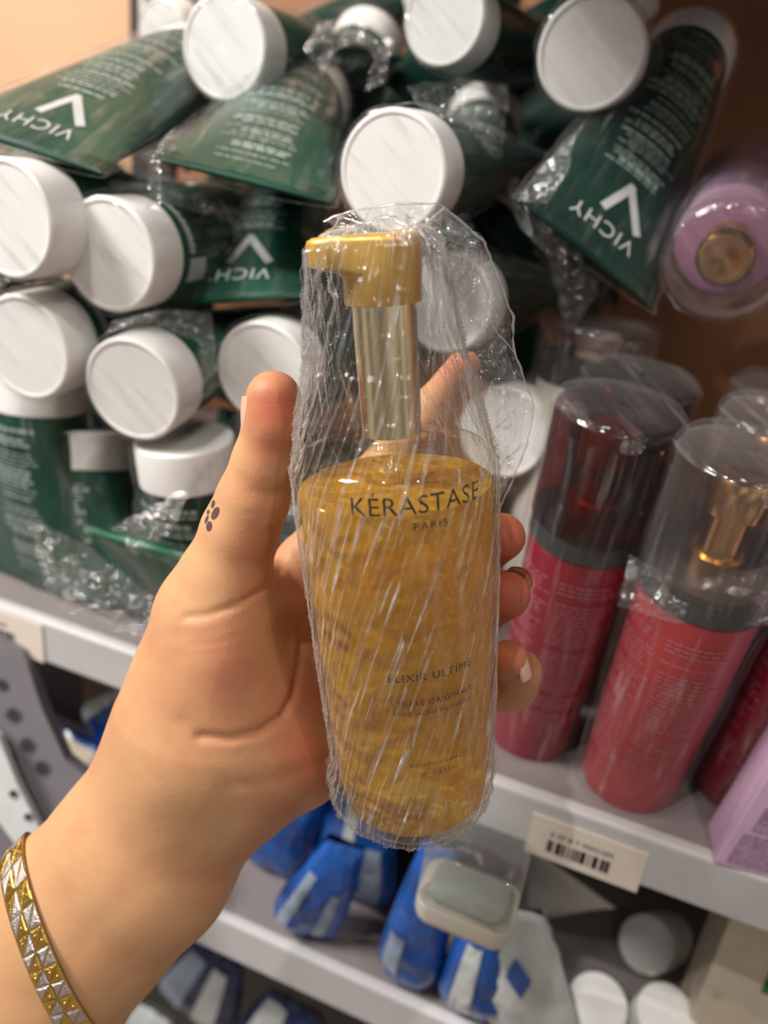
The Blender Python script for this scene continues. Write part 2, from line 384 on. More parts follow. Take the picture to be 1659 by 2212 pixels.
SEGS = []
def seg_gap(A, B, C_, D_):
    t_ = np.linspace(0, 1, 14)[:, None]; p = A+(B-A)*t_; q = C_+(D_-C_)*t_; return np.linalg.norm(p[:, None]-q[None], axis=-1).min()
def squeeze_tube(C, E, u, label, r=.0237, wc=.036, cap=.022, mat='green', brand=True, lines=True, barcode=False, film=True, seed=0, group=None, caps_only=False, flip=1, red=False):
    a, uu, vv, L, S = tube_surface(C, E, u, r, wc, cap); SEGS.append((np.array(C), np.array(E)))
    t = thing('squeeze_tube', label, 'squeeze tube', C, group)
    R2 = r*1.045
    prof = [(0.0005, R2*.001), (0.0005, R2*.5), (0.0005, R2*.89), (0.0005, R2*.90), (0, R2*.908), (0, R2*.95), (.0007, R2*.985), (.002, R2), (cap-.0006, R2), (cap, R2-.0008), (cap, r*.8)]
    mesh('cap', *lathe(prof, C, a, 64, caps=False), M['cap_white'], t, autosmooth=24)
    ns, nt = 56, 26; th = np.linspace(0, 2*np.pi, ns, endpoint=False); rows = []
    for k in range(nt):
        tt = k/(nt-1); s = cap+(L-cap)*tt; w = r+(wc-r)*tt**.9; h = r*(1-tt**1.6)*.98+.0009
        rows.append(np.array([C+a*s+uu*w*math.cos(q)+vv*h*math.sin(q) for q in th]))
    rows = np.array(rows); P = np.transpose(rows, (1, 0, 2)); V, Fc = grid(P, True); V = list(V); idx = [i*nt+nt-1 for i in range(ns)]; Fc.append(tuple(idx))
    mesh('body', V, Fc, M[mat], t)
    # crimped seam ridges
    cr = [box(C+a*(L-.002-.0022*k)+vv*0, uu*wc*.985, a*.0004, vv*(.0013+.0004*k)) for k in range(4)]
    mesh('crimp', *join(*cr), M[mat], t, smooth=False)
    if brand:
        parts = []
        V2, F2 = text_mesh('VICHY', .0082, spacing=1.12)
        s0 = L-.021; x = V2[:, 0]; s = s0+V2[:, 1]; parts.append((S(x, s, .0004), F2))
        def bar(p0, p1, w):
            p0 = np.array(p0); p1 = np.array(p1); d = nrm(np.append(p1-p0, 0))[:2]; nn = np.array([-d[1], d[0]])*w; n = 8; Vb = []; Fb = []
            for i in range(n+1):
                q = p0+(p1-p0)*i/n; Vb += [q+nn, q-nn]
            for i in range(n): Fb.append((2*i, 2*i+1, 2*i+3, 2*i+2))
            Vb = np.array(Vb); return S(Vb[:, 0], s0+Vb[:, 1], .0004), Fb
        parts.append(bar((-.0015, -.0255), (-.0160, -.0045), .0021)); parts.append(bar((-.0030, -.0262), (.0050, -.0050), .0021))
        mesh('printed_logo', *join(*parts), M['print_white'], t, smooth=False)
    if lines:
        parts = []; rr = random.Random(seed); s = cap+.008; k = 0
        while s < L-(.052 if brand else .012):
            w = S and (r*.86); h = rr.choice([.0005, .0005, .0009, .0012]); x = -w*rr.uniform(.5, .9)
            end = w*rr.uniform(.5, .9)
            while x < end:
                l = rr.uniform(.002, .006); n = 4; xs = np.linspace(x, min(x+l, end), n)
                Vb = []
                for q in xs: Vb += [(q, s-h), (q, s+h)]
                Vb = np.array(Vb); parts.append((S(Vb[:, 0], Vb[:, 1], .0003), [(2*i, 2*i+1, 2*i+3, 2*i+2) for i in range(n-1)])); x += l+.0009
            s += rr.choice([.0026, .0030, .0055]); k += 1
        mesh('printed_lines', *join(*parts), M['print_grey'], t, smooth=False)
    if barcode:
        def patch(x0, x1, s0, s1, lift):
            xs = np.linspace(x0, x1, 8); Vb = np.array([(q, ss) for q in xs for ss in (s0, s1)])
            return S(Vb[:, 0], Vb[:, 1], lift), [(2*i, 2*i+1, 2*i+3, 2*i+2) for i in range(7)]
        mesh('label_panel', *join(patch(-.018, .008, cap+.006, cap+.062, .0003), patch(.010, .019, cap+.006, cap+.02, .0003)), M['paper_white'], t, smooth=False)
        mesh('barcode', *join(*[patch(-.016, .006, cap+.012+.0022*k, cap+.012+.0022*k+random.choice([.0005, .0011]), .0006) for k in range(8)]), M['ink_black'], t, smooth=False)
    if red:
        V2, F2 = lathe([(0, .0045), (.0002, .0001)], (0, 0, 0), (0, 0, 1), 20, caps=False); V2 = np.array(V2)
        mesh('pink_dot', S(V2[:, 0]-.011, V2[:, 1]+cap+.022, .0007), F2, M['print_pink'], t, smooth=False)
    if film:
        ns = 72; th = np.linspace(0, 2*np.pi, ns, endpoint=False); rows = []
        lv = [(-.0012, .02), (-.0014, .35), (-.0014, .7), (-.0013, .93), (.0008, 1.0)]
        for s, q in lv: rows.append([C+a*s+(uu*math.cos(p)+vv*math.sin(p))*(R2+.0012)*q for p in th])
        for k in range(30):
            tt = k/29; s = .004+(L-.002)*tt; t2 = max(0, (s-cap)/(L-cap)); t2 = min(t2, 1); w = r+(wc-r)*t2**.9+.0028; h = r*(1-t2**1.6)*.98+.0035
            if s < cap: w = h = R2+.0018
            rows.append([C+a*s+uu*w*math.cos(p)+vv*h*math.sin(p) for p in th])
        wrap_film(t, np.array(rows), seed=seed, amp=.0018)
    return t
def Y(dx=0, dz=0): return nrm((dx, 1.0, dz))
G = 'green squeeze tubes with white caps heaped on the shelf'
def capped(px, py, z, d, label, seed, L=.165, roll=0.0, **kw):
    C = at(px, py, z); a = nrm(d); _, u, v = frame(a, (math.cos(roll), 0, math.sin(roll)))
    return squeeze_tube(C, C+a*L, u, label, seed=seed, group=G, **kw)
capped(482, 102, .405, Y(.02, .02), 'green tube with its round white cap facing out, highest on the left', 1, roll=.5, brand=False)
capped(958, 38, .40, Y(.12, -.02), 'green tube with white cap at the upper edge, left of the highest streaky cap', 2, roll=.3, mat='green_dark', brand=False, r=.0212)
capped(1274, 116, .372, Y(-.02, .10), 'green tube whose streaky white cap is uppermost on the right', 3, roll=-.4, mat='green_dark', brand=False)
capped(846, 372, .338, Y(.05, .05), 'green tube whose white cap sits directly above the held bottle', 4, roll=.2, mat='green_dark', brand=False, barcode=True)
capped(14, 474, .340, Y(.03, .0), 'green tube whose white cap is cut by the left frame edge, below the logo tube', 5, roll=.4, brand=False)
capped(232, 552, .352, Y(-.02, .02), 'green tube with a large clean white cap and barcode panel, left of the held bottle', 6, roll=-1.15, brand=False, barcode=True, lines=False)
capped(52, 752, .372, Y(-.04, .04), 'green tube with white cap at left, under the cap cut by the frame', 7, roll=-1.15, brand=False, barcode=True, lines=False)
capped(284, 844, .368, Y(-.08, .10), 'green tube with film-creased white cap left of the thumb, below the largest cap', 8, roll=.3, brand=False)
capped(566, 806, .385, Y(-.05, .03), 'green tube whose white cap is behind the thumb tip', 9, roll=.0, brand=False)
capped(962, 655, .395, Y(.1, .0), 'green tube whose white cap shows through the loose film right of the gold pump', 10, roll=.0, mat='green_dark', brand=False, barcode=False)
capped(1085, 935, .425, Y(.1, -.05), 'green tube with pinkish white cap low behind the loose film flap', 11, roll=.0, mat='green_dark', brand=False)
capped(352, 74, .62, Y(.1, .2), 'tube with small white cap peeking behind the top left cap', 12, roll=.0, mat='green_dark', brand=False, lines=False, L=.13)
def by_crimp(c0, c1, cappt, label, seed, **kw):
    A = at(*c0); B = at(*c1); E = (A+B)/2; wc = np.linalg.norm(A-B)/2; C = at(*cappt)
    return squeeze_tube(C, E, B-A, label, wc=wc, seed=seed, group=G, **kw)
by_crimp((1122, 428, .352), (1404, 668, .362), (1492, 115, .462), 'tube with white logo upside down, crimped end down, right of the held bottle', 21, mat='green_dark', red=True)
by_crimp((-150, 250, .345), (212, 378, .335), (432, 150, .475), 'tube with upside-down white logo at the upper left edge', 22)
by_crimp((338, 330, .355), (705, 452, .345), (668, 215, .475), 'green finely printed tube between the top left cap and the cap above the pump', 23, brand=False)
by_crimp((322, 668, .385), (668, 632, .378), (640, 395, .50), 'tube with blurred white logo just left of the gold pump', 24)
by_crimp((-30, 1222, .512), (235, 1318, .47), (85, 800, .450), 'green tube standing upright at lower left, printed with fine lines', 25, brand=False, mat='green')
by_crimp((60, 1255, .50), (330, 1350, .463), (190, 930, .47), 'green tube sheathed in cloudy film at the left above the shelf edge', 26, brand=False)
by_crimp((300, 1335, .468), (620, 1440, .44), (398, 945, .398), 'green tube standing with its white cap up, tucked under the creased cap', 27, brand=False, mat='green_dark')
by_crimp((160, 1128, .405), (410, 1212, .40), (480, 1290, .50), 'light green tube with crimped corner pointing at the thumb base', 28, brand=False, mat='green_light', lines=False)
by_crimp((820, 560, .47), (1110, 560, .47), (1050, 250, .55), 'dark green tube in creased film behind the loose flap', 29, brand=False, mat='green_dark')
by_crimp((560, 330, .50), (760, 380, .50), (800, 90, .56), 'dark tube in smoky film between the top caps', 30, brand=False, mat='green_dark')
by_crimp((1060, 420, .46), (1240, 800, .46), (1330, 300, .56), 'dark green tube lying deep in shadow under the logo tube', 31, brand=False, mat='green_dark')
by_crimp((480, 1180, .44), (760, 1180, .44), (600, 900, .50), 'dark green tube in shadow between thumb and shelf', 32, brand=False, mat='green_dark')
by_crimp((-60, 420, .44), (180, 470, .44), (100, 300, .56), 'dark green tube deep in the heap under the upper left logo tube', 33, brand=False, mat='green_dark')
for i in range(24):
    px_, py_ = [(-40, 650), (330, 700), (160, 380), (520, 480), (700, 250), (950, 260), (1150, 330), (1080, 720), (820, 700), (640, 1000), (330, 1050), (60, 1000), (1180, 560), (1150, 150), (620, 120), (1030, 120), (-60, 560), (110, 640), (250, 420), (420, 640), (60, 330), (-80, 330), (420, 300), (200, 900)][i]
    best = None
    for _t in range(90):
        C = at(px_+random.uniform(-60, 60), py_+random.uniform(-60, 60), random.uniform(.49, .64)); d_ = nrm((random.uniform(-1, 1), random.uniform(-.6, .8), random.uniform(-.5, .5)))
        if d_[1] < 0: d_ = -d_
        P1, P2 = C+d_*.10, C-d_*.05
        if any(project(q)[0] < 470 and project(q)[1] < 190 for q in (P1, P2)): continue
        if max(P1[1], P2[1]) > Y0+.40 or min(P1[2], P2[2]) < Z1+.03: continue
        g_ = min(seg_gap(P1, P2, *q) for q in SEGS)
        if best is None or g_ > best[0]: best = (g_, C, d_)
    if best is None or best[0] < .030: continue
    C, d_ = best[1:]
    _, u_, v_ = frame(d_, (0, 0, 1)); E_ = C-d_*.05*0
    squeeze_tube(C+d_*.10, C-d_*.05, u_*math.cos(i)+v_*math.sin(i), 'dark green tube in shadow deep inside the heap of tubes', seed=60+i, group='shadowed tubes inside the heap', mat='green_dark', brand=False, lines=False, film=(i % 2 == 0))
# ------------------------------------------------------------------ pump bottles with clear overcaps
def pump_bottle(base, h, r, caph, body, pump, label, seed, up=(0, 0, 1), cover='clear', group=None, rt=None, lines=True, name='pump_bottle', wrap=True):
    up = nrm(up); t = thing(name, label, 'pump bottle', base, group); rt = rt or r; colm = 'collar' if body != 'lilac' else 'lilac'
    hb = h-caph
    mesh('body', *lathe([(0, r*.86), (.0015, r*.95), (.005, r), (hb-.001, rt), (hb, rt-.0012)], base, up, 64), M[body], t, autosmooth=50)
    mesh('collar', *lathe([(hb, rt*1.0), (hb+.0002, rt+.0006), (hb+.0125, rt+.0006), (hb+.013, rt-.001)], base, up, 64), M[colm], t, autosmooth=50)
    mesh('pump_stem', *lathe([(hb+.012, .011), (hb+.02, .011), (hb+.0205, .0085), (hb+caph*.62, .0085), (hb+caph*.62, .012), (hb+caph*.80, .0125), (hb+caph*.86, .0105), (hb+caph*.865, .006), (hb+caph*.84, .003)], base, up, 40), M[pump], t, autosmooth=40)
    a, u, v = frame(up, -YV if False else (1, 0, 0))
    rc = rt+.0014
    mesh('overcap', *lathe([(hb+.010, rc), (h-.003, rc+.0004), (h-.0008, rc-.0006), (h, rc-.003), (h+.0002, .0001)], base, up, 64, caps=False), M[cover], t, autosmooth=60, uv=None)
    if lines:
        rr = random.Random(seed); parts = []
        side = CAM-base; side = nrm(side-up*side.dot(up)); sx = np.cross(up, side)
        def sp(x, s): ang = x/r; return base+up*s+(side*math.cos(ang)+sx*math.sin(ang))*(r+(rt-r)*s/hb+.0004)
        for colx0, colx1 in ((-.026, -.008), (-.004, .020)):
            s = hb-.012
            while s > .030:
                x = colx0; end = colx1-rr.random()*.006
                while x < end:
                    l = rr.uniform(.0015, .004); q = [sp(x+l*i/3, s+dz) for i in range(4) for dz in (-.00045, .00045)]
                    parts.append((q, [(2*i, 2*i+1, 2*i+3, 2*i+2) for i in range(3)])); x += l+.0008
                s -= rr.choice([.0024, .0024, .0024, .006])
        q = [sp(x, s) for x in np.linspace(.004, .018, 5) for s in (.016, .028)]
        mesh('printed_text', *join(*parts), M['print_pink'], t, smooth=False)
    if wrap:
        rows = []; th = np.linspace(0, 2*np.pi, 72, endpoint=False)
        for s, q in [(h+.0022, .03), (h+.0024, .5), (h+.0022, .92), (h-.001, 1.0)]+[(h*(1-k/26), 1.0) for k in range(1, 27)]+[(-.001, .8)]:
            rr2 = (rc+.0018)*q if s > hb else (r+.0022+(rc-r)*max(0, s/hb))*q
            rows.append([base+a*s+(u*math.cos(p)+v*math.sin(p))*rr2 for p in th])
        wrap_film(t, np.array(rows), seed=seed, amp=.0012, fr=60)
    return t
GR = 'red pump bottles under clear caps'
def onshelf(px, y, z=Z1): return at_plane(px, y=y, z=z)
LEAN = (.045, -.14, 1)
pump_bottle(onshelf(1140, Y0+.044), .188, .0212, .062, 'red', 'red_pump', 'deep red pump bottle with grey collar beside the fingertips', 41, cover='clear_red', group=GR, rt=.0240, up=LEAN)
pump_bottle(onshelf(1352, Y0+.034), .183, .0228, .064, 'red_coral', 'gold', 'coral red pump bottle with gold pump under clear cap, front right', 42, group=GR, rt=.0258, up=LEAN)
pump_bottle(onshelf(1590, Y0+.055), .160, .0215, .058, 'red', 'red_pump', 'deep red pump bottle behind the lilac carton', 43, group=GR, up=LEAN, cover='clear_red')
pump_bottle(onshelf(1195, Y0+.100), .190, .0225, .058, 'red', 'red_pump', 'red pump bottle directly behind the deep red one near the fingers', 44, group=GR, cover='clear_red', rt=.024, up=LEAN)
pump_bottle(onshelf(1430, Y0+.095), .186, .0225, .058, 'plum', 'gold', 'plum bottle with clear cap behind the coral red bottle', 45, group=GR, rt=.024, lines=False, up=LEAN)
pump_bottle(onshelf(1460, Y0+.150), .188, .0225, .058, 'plum', 'gold', 'plum bottle with clear cap, second behind the coral red bottle', 46, group=GR, rt=.024, lines=False, up=LEAN)
wb = at(1300, 700, .41)-np.array([.0, 0, .15])
pump_bottle(wb, .15, .026, .03, 'off_white', 'off_white', 'white bottle with wide clear cap behind the red bottles', 47, group=None, rt=.027, lines=False)
b_ = at(1600, 610, .36)
pump_bottle(at(1600, 395, .47), .165, .0230, .045, 'lilac', 'gold', 'lilac pump bottle lying with its gold pump facing out, at right', 48, up=nrm(at(1556, 610, .325)-at(1600, 395, .47)), rt=.0230, lines=False)
# lilac carton
lc = onshelf(1600, Y0+.012); lx = nrm((1, .12, 0)); ly = nrm((-.12, 1, 0)); lz = nrm((.14, 0, 1))
t = thing('cosmetic_carton', 'lilac carton with mauve text blocks at the lower right edge', 'carton', lc)
bevel(mesh('carton_body', *box(lc+lz*.055+lx*.016, lx*.029, ly*.012, lz*.055), M['lilac_box'], t, smooth=False), .0006)
fr = lc+lx*.016-ly*.0122
for q_ in (box(fr+lz*.030-lx*.004, lx*.019, ly*.0002, lz*.007), box(fr+lz*.012-lx*.001, lx*.024, ly*.0002, lz*.009)): mesh('printed_block', *q_, M['mauve_ink'], t, smooth=False)
# ------------------------------------------------------------------ lower shelf goods
def pouch(c, up, side, w, h, th, mat, label, seed, bands=None, name='foil_pouch', group='blue pouches on the lower shelf', diamond=False):
    up = nrm(up); side = nrm(np.asarray(side)-up*np.dot(side, up)); n = np.cross(side, up); nu, nv = 40, 34
    t = thing(name, label, 'pouch', np.asarray(c)-up*h/2, group)
    def sh(x, y, s): # x,y in -1..1
        e = max(0, 1-abs(x)**3)*max(0, 1-abs(y)**3.0); z = th*e**.6*(1+.2*y*-1)+.0006
        wv = (1-.50*((y+1)/2)**1.6)*(1-.45*max(0, (-y-.55)/.45)**2)
        p = c+side*x*w/2*wv+up*y*h/2+n*z*s; return p
    Ps = []
    for s in (1, -1):
        P = np.array([[sh(x, y, s) for y in np.linspace(-1, 1, nv)] for x in np.linspace(-1, 1, nu)])
        cr = ridge(P*55+seed*7.7, 3)-.5; P = P+n*s*(cr*.0045)[..., None]; Ps.append(P)
    g1 = grid(Ps[0]); g2 = grid(Ps[1]); g2 = (g2[0], [tuple(reversed(f)) for f in g2[1]])
    mesh('pouch_body', *join(g1, g2), M[mat], t)
    s = 1 if n.dot(CAM-c) > 0 else -1; P = Ps[0] if s == 1 else Ps[1]
    for bi, (x0, x1, y0, y1, bm) in enumerate(bands or []):
        i0, i1 = int((x0+1)/2*(nu-1)), int((x1+1)/2*(nu-1)); j0, j1 = int((y0+1)/2*(nv-1)), int((y1+1)/2*(nv-1))
        Q = P[i0:i1+1, j0:j1+1]+n*s*.0006; mesh('printed_panel', *grid(Q), M[bm], t)
    if diamond:
        q = c+n*s*(th+.003)+up*h*.12; mesh('blue_diamond', [q+up*.014, q+side*.007, q-up*.014, q-side*.007, q+n*s*.0004], [(0, 1, 4), (1, 2, 4), (2, 3, 4), (3, 0, 4)], M['blue'], t, smooth=False)
    return t
def pp(px, py, y): return at_plane(px, y=y, py=py)
side = (1, 0.1, 0)
def stood(px, y, h, up): return onshelf(px, y, Z2+.001)+nrm(up)*h/2
pouch(stood(650, Y0+.016, .085, (.28, .0, 1)), (.28, .0, 1), (1, .3, 0), .046, .085, .011, 'blue', 'crumpled blue and silver pouch standing at the lower shelf edge', 1, [(-.8, -.5, -.7, .5, 'blue_pale'), (.2, .5, -.7, .3, 'blue_pale')])
pouch(stood(760, Y0+.055, .12, (.0, 0, 1)), (.0, 0, 1), (1, -.2, 0), .066, .12, .012, 'blue', 'tall blue pouch standing right below the held bottle', 2, [(-.1, .2, -.2, .6, 'white_foil'), (.4, .8, -.7, 0, 'blue_pale')])
pouch(stood(560, Y0+.050, .10, (.35, 0, 1)), (.35, 0, 1), (1, 0, 0), .060, .10, .012, 'blue', 'blue pouch with a white corner leaning beside the wrist', 3, [(-.9, -.3, -.7, .0, 'white_foil')])
pouch(stood(875, Y0+.014, .110, (.06, 0, 1)), (.06, 0, 1), (1, 0, 0), .040, .110, .012, 'blue', 'narrow blue pouch left of the clear jar', 4, [(-.7, -.2, -.7, -.1, 'blue_pale')])
pouch(stood(1012, Y0+.012, .080, (.0, 0, 1)), (.0, 0, 1), (1, 0, 0), .042, .080, .012, 'blue', 'rounded blue and white pouch below the clear jar', 5, [(-.5, .1, -.7, .6, 'white_foil')])
pouch(stood(1150, Y0+.012, .092, (-.28, 0, 1)), (-.28, 0, 1), (1, 0, 0), .056, .092, .010, 'white_foil', 'white pouch with a small blue diamond', 6, None, group='white packages on the lower shelf', diamond=True)
pouch(stood(640, Y0+.095, .135, (.3, 0, 1)), (.3, 0, 1), (1, .1, 0), .08, .135, .013, 'blue', 'deep blue pouch under the heel of the hand', 7, [(.2, .6, 0, .6, 'blue_pale')])
pouch(stood(760, Y0+.125, .14, (-.2, 0, 1)), (-.2, 0, 1), (1, .1, 0), .09, .14, .013, 'blue', 'deep blue pouch at the back of the lower shelf', 8)
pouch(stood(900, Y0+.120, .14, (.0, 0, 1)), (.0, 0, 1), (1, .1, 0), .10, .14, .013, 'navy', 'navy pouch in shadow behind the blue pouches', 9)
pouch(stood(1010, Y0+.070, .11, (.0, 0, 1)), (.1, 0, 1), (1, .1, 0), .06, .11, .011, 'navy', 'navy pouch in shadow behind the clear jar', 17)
pouch(stood(1290, Y0+.150, .12, (.0, 0, 1)), (.0, 0, 1), (1, .1, 0), .11, .12, .013, 'white_foil', 'grey packet in shadow behind the white tube', 16, group='white packages on the lower shelf')
pouch(pp(262, 1545, .375), (.75, .0, 1), (1, 0, 0), .05, .060, .010, 'blue', 'blue pouch with a white edge left of the wrist', 10, [(-.95, -.55, -.9, .9, 'white_foil')])
pouch(pp(175, 1640, .355), (.2, .0, 1), (1, 0, 0), .075, .04, .010, 'blue', 'blue package under the ledge left of the forearm', 11, [(-.9, .9, .55, .95, 'cream')])
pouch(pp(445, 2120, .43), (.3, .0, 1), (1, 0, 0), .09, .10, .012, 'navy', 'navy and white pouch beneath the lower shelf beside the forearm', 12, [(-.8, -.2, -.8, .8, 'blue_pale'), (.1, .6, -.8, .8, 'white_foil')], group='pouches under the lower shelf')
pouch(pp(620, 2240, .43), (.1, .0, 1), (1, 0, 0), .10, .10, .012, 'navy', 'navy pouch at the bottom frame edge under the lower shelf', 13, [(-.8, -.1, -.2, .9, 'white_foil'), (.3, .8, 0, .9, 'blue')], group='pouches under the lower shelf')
pouch(pp(330, 2230, .43), (.1, .0, 1), (1, 0, 0), .07, .07, .012, 'white_foil', 'white pouch at the bottom frame edge beside the forearm', 14, group='pouches under the lower shelf')
pouch(pp(20, 1830, .47), (-.5, .0, 1), (1, 0, 0), .10, .10, .012, 'white_foil', 'grey white wrapped packet at the left behind the bracelet', 15, [(-.5, .0, -.8, .8, 'collar')], group=None)
# black block put in for the dark void under the shelf on the left
c = pp(165, 1500, .44); c[2] = Z2+.058; t = thing('void_block', 'black block standing in for the dark void under the shelf at left', 'carton', c)
bevel(mesh('carton_body', *box(c, (.07, 0, 0), (0, .03, 0), (0, 0, .055)), M['void_dark'], t, smooth=False), .001)
mesh('brown_strip', *box(c+np.array([.05, -.031, .0]), (.014, 0, 0), (0, .0008, 0), (0, 0, .05)), M['void_brown'], t, smooth=False)
# clear jar with white base
jc = pp(1035, 1905, .315); jc = jc+np.array([0, -.004, 0])
t = thing('clear_jar', 'clear square jar with white base in front of the shelf edge', 'jar', jc)
def rbox(c, hx, hy, z0, z1, n=6, rad=.008):
    ring = []
    for sx, sy, a0 in ((1, 1, 0), (-1, 1, 90), (-1, -1, 180), (1, -1, 270)):
        for k in range(n+1):
            q = math.radians(a0+90*k/n); ring.append((sx*(hx-rad)+rad*math.cos(q), sy*(hy-rad)+rad*math.sin(q)))
    return ring
def prism(c, ring, zs):
    V = []; Fc = []; n = len(ring)
    for z, s in zs:
        for x, y in ring: V.append(c+np.array([x*s, y*s, z]))
    for i in range(len(zs)-1):
        for j in range(n): k = (j+1) % n; Fc.append((i*n+j, i*n+k, (i+1)*n+k, (i+1)*n+j))
    Fc.append(tuple(range(n-1, -1, -1))); Fc.append(tuple(range((len(zs)-1)*n, len(zs)*n))); return V, Fc
ring = rbox(jc, .0235, .016, 0, 0); jz = Z1b-.001
ring = [(x, y) for x, y in ring]
jb = np.array([jc[0]-.001, Y0-.020, jz-.036])
mesh('jar_base', *prism(jb, ring, [(0, .86), (.002, .96), (.005, 1), (.013, 1), (.0135, .97)]), M['off_white'], t, autosmooth=40)
mesh('jar_wall', *prism(jb, ring, [(.0135, 1), (.040, 1), (.045, .97), (.046, .90)]), M['clear_neutral'], t, autosmooth=40)
mesh('jar_lining', *prism(jb, ring, [(.0142, .80), (.0165, .80), (.0170, .76)]), M['jar_grey'], t, autosmooth=40)
def bottle_white(c, up, r, h, label, seed, rn=None):
    t = thing('white_bottle', label, 'bottle', c, 'white bottles crowded on the lower shelf')
    mesh('body', *lathe([(0, r*.85), (.002, r), (h*.62, r), (h*.68, r*.86)], c, up, 40), M['off_white'], t, autosmooth=45)
    mesh('cap', *lathe([(h*.68, r*.88), (h*.685, r*.94), (h-.002, r*.94), (h-.0005, r*.90), (h, r*.82), (h-.0004, .0001)], c, up, 40, caps=False), M['cap_white'], t, autosmooth=45)
for i, (px, py, y, up, r, h, lab) in enumerate([
        (1305, 1960, .47, (-.05, -.2, 1), .021, .10, 'white bottle upright just under the shelf edge, leftmost of the white group'),
        (1395, 2040, .40, (-.35, -.75, .6), .0185, .07, 'white bottle tilted with its wide cap toward the viewer'),
        (1335, 2060, .42, (-.2, -.3, 1), .019, .08, 'white bottle between the pouch and the tilted wide cap'),
        (1290, 2170, .35, (-.05, -.5, .9), .0185, .07, 'white bottle with rounded cap at the bottom frame edge'),
        (1440, 2190, .35, (.05, -.4, 1), .0175, .07, 'white bottle nearest the green-labelled carton at the bottom'),
        (1205, 2230, .36, (-.1, -.3, 1), .016, .07, 'white bottle beside the diamond pouch at the bottom'),
        (1470, 2090, .42, (.05, -.2, 1), .018, .08, 'white bottle standing behind the lowest two white caps')]):
    c0 = pp(px, py, y); u_ = nrm(up); bottle_white(c0-u_*h, u_, r, h, lab, i)
# flat white tube with angular flap
c = pp(1235, 1930, .40); by = nrm((.5, 0, 1))
t = thing('white_tube', 'flat white crimped tube wedged between jar and bottles', 'tube', c)
a = nrm((-.35, .5, -.9)); u_ = nrm((1, .0, -.35)); rows = []
Ecr = pp(1235, 1895, .375); Ccr = Ecr+a*.085
_, uu, vv, L, S = tube_surface(Ccr, Ecr, u_, .016, .030, .015)
th = np.linspace(0, 2*np.pi, 40, endpoint=False)
rows = np.array([[Ccr+_*s+uu*(.016+.014*tt)*math.cos(q)+vv*(.016*(1-tt**1.6)+.0008)*math.sin(q) for tt, s in ((k/14, .015+(L-.015)*k/14) for k in range(15))] for q in th])
V, Fc = grid(rows, True); Fc.append(tuple(i*15+14 for i in range(40))); mesh('body', V, Fc, M['off_white'], t)
mesh('cap', *lathe([(0, .0165), (.015, .0165)], Ccr, _, 40), M['cap_white'], t, autosmooth=40)
c = pp(1640, 2130, .37); t = thing('green_label_carton', 'cream carton with a green printed label at the lower right corner', 'carton', c)
bx = nrm((1, .1, 0)); byy = nrm((-.1, 1, 0)); bz = nrm((.0, 0, 1))
bevel(mesh('carton_body', *box(c, bx*.032, byy*.015, bz*.062), M['cream'], t, smooth=False), .001)
mesh('green_panel', *box(c-byy*.0154+bx*.013+bz*.026, bx*.018, byy*.0003, bz*.013), M['label_green'], t, smooth=False)
mesh('embossed_ring', *join(*[lathe([(0, .0022), (.0004, .0022), (.0004, .0013), (0, .0013)], c-byy*.0152-bx*.024+bz*q, byy, 20, caps=False) for q in (.0, -.03)]), M['label_green'], t)
# ------------------------------------------------------------------ hand and forearm (implicit surface meshed with surface nets)
def caps(P, chain):
    """chain of (px,py,z,radius px): union of tapered capsules"""
    out = None
    for (a, b) in zip(chain[:-1], chain[1:]):
        A = K(*a[:3]); B = K(*b[:3]); ra = a[3]*a[2]/F; rb = b[3]*b[2]/F; sq = a[4] if len(a) > 4 else 1.0
        pa = P-A; ba = B-A; Q = pa; 
        t = np.clip((pa@ba)/(ba@ba), 0, 1); dv = pa-t[..., None]*ba
        if sq != 1.0: dv = dv*np.array([1, 1, 1/sq])
        d = np.linalg.norm(dv, axis=-1)-(ra+(rb-ra)*t)
        if sq != 1.0: d = d*min(1, sq)
        out = d if out is None else smin(out, d, .004)
    return out
def smin(a, b, k):
    h = np.maximum(k-np.abs(a-b), 0)/k; return np.minimum(a, b)-h*h*k*.25
THUMB = [(591, 861, .236, 60), (593, 915, .238, 63), (574, 1000, .243, 68), (546, 1080, .247, 74), (518, 1150, .251, 80), (490, 1240, .256, 92), (468, 1340, .262, 118), (458, 1440, .268, 138)]
THENAR = [(470, 1330, .264, 112), (462, 1450, .268, 142), (450, 1545, .272, 170)]
PALM = [[(560, 1300, .284, 92), (640, 1330, .296, 72)], [(560, 1420, .290, 100), (680, 1420, .304, 72)], [(560, 1540, .290, 110), (690, 1540, .302, 75)],
        [(480, 1580, .276, 160), (560, 1620, .279, 140), (652, 1635, .284, 103)]]
ARM = [(462, 1590, .275, 185, .80), (406, 1690, .279, 193, .72), (302, 1856, .283, 201, .70), (190, 1974, .287, 202, .72), (60, 2135, .292, 212, .75), (-170, 2430, .300, 235, .8)]
INDEX = [(655, 1290, .294, 60), (650, 1215, .294, 52), (790, 1050, .297, 50), (930, 890, .290, 46), (1002, 790, .276, 36)]
MIDDLE = [(640, 1330, .298, 62), (760, 1290, .291, 55), (880, 1240, .286, 52), (1035, 1195, .279, 52), (1083, 1160, .263, 52)]
RING = [(640, 1430, .300, 62), (760, 1410, .294, 55), (880, 1370, .288, 52), (1035, 1320, .280, 50), (1093, 1284, .264, 53)]
PINKY = [(640, 1530, .298, 60), (760, 1530, .296, 48), (1000, 1520, .291, 44), (1108, 1478, .284, 50), (1120, 1452, .276, 45), (1098, 1424, .262, 42)]
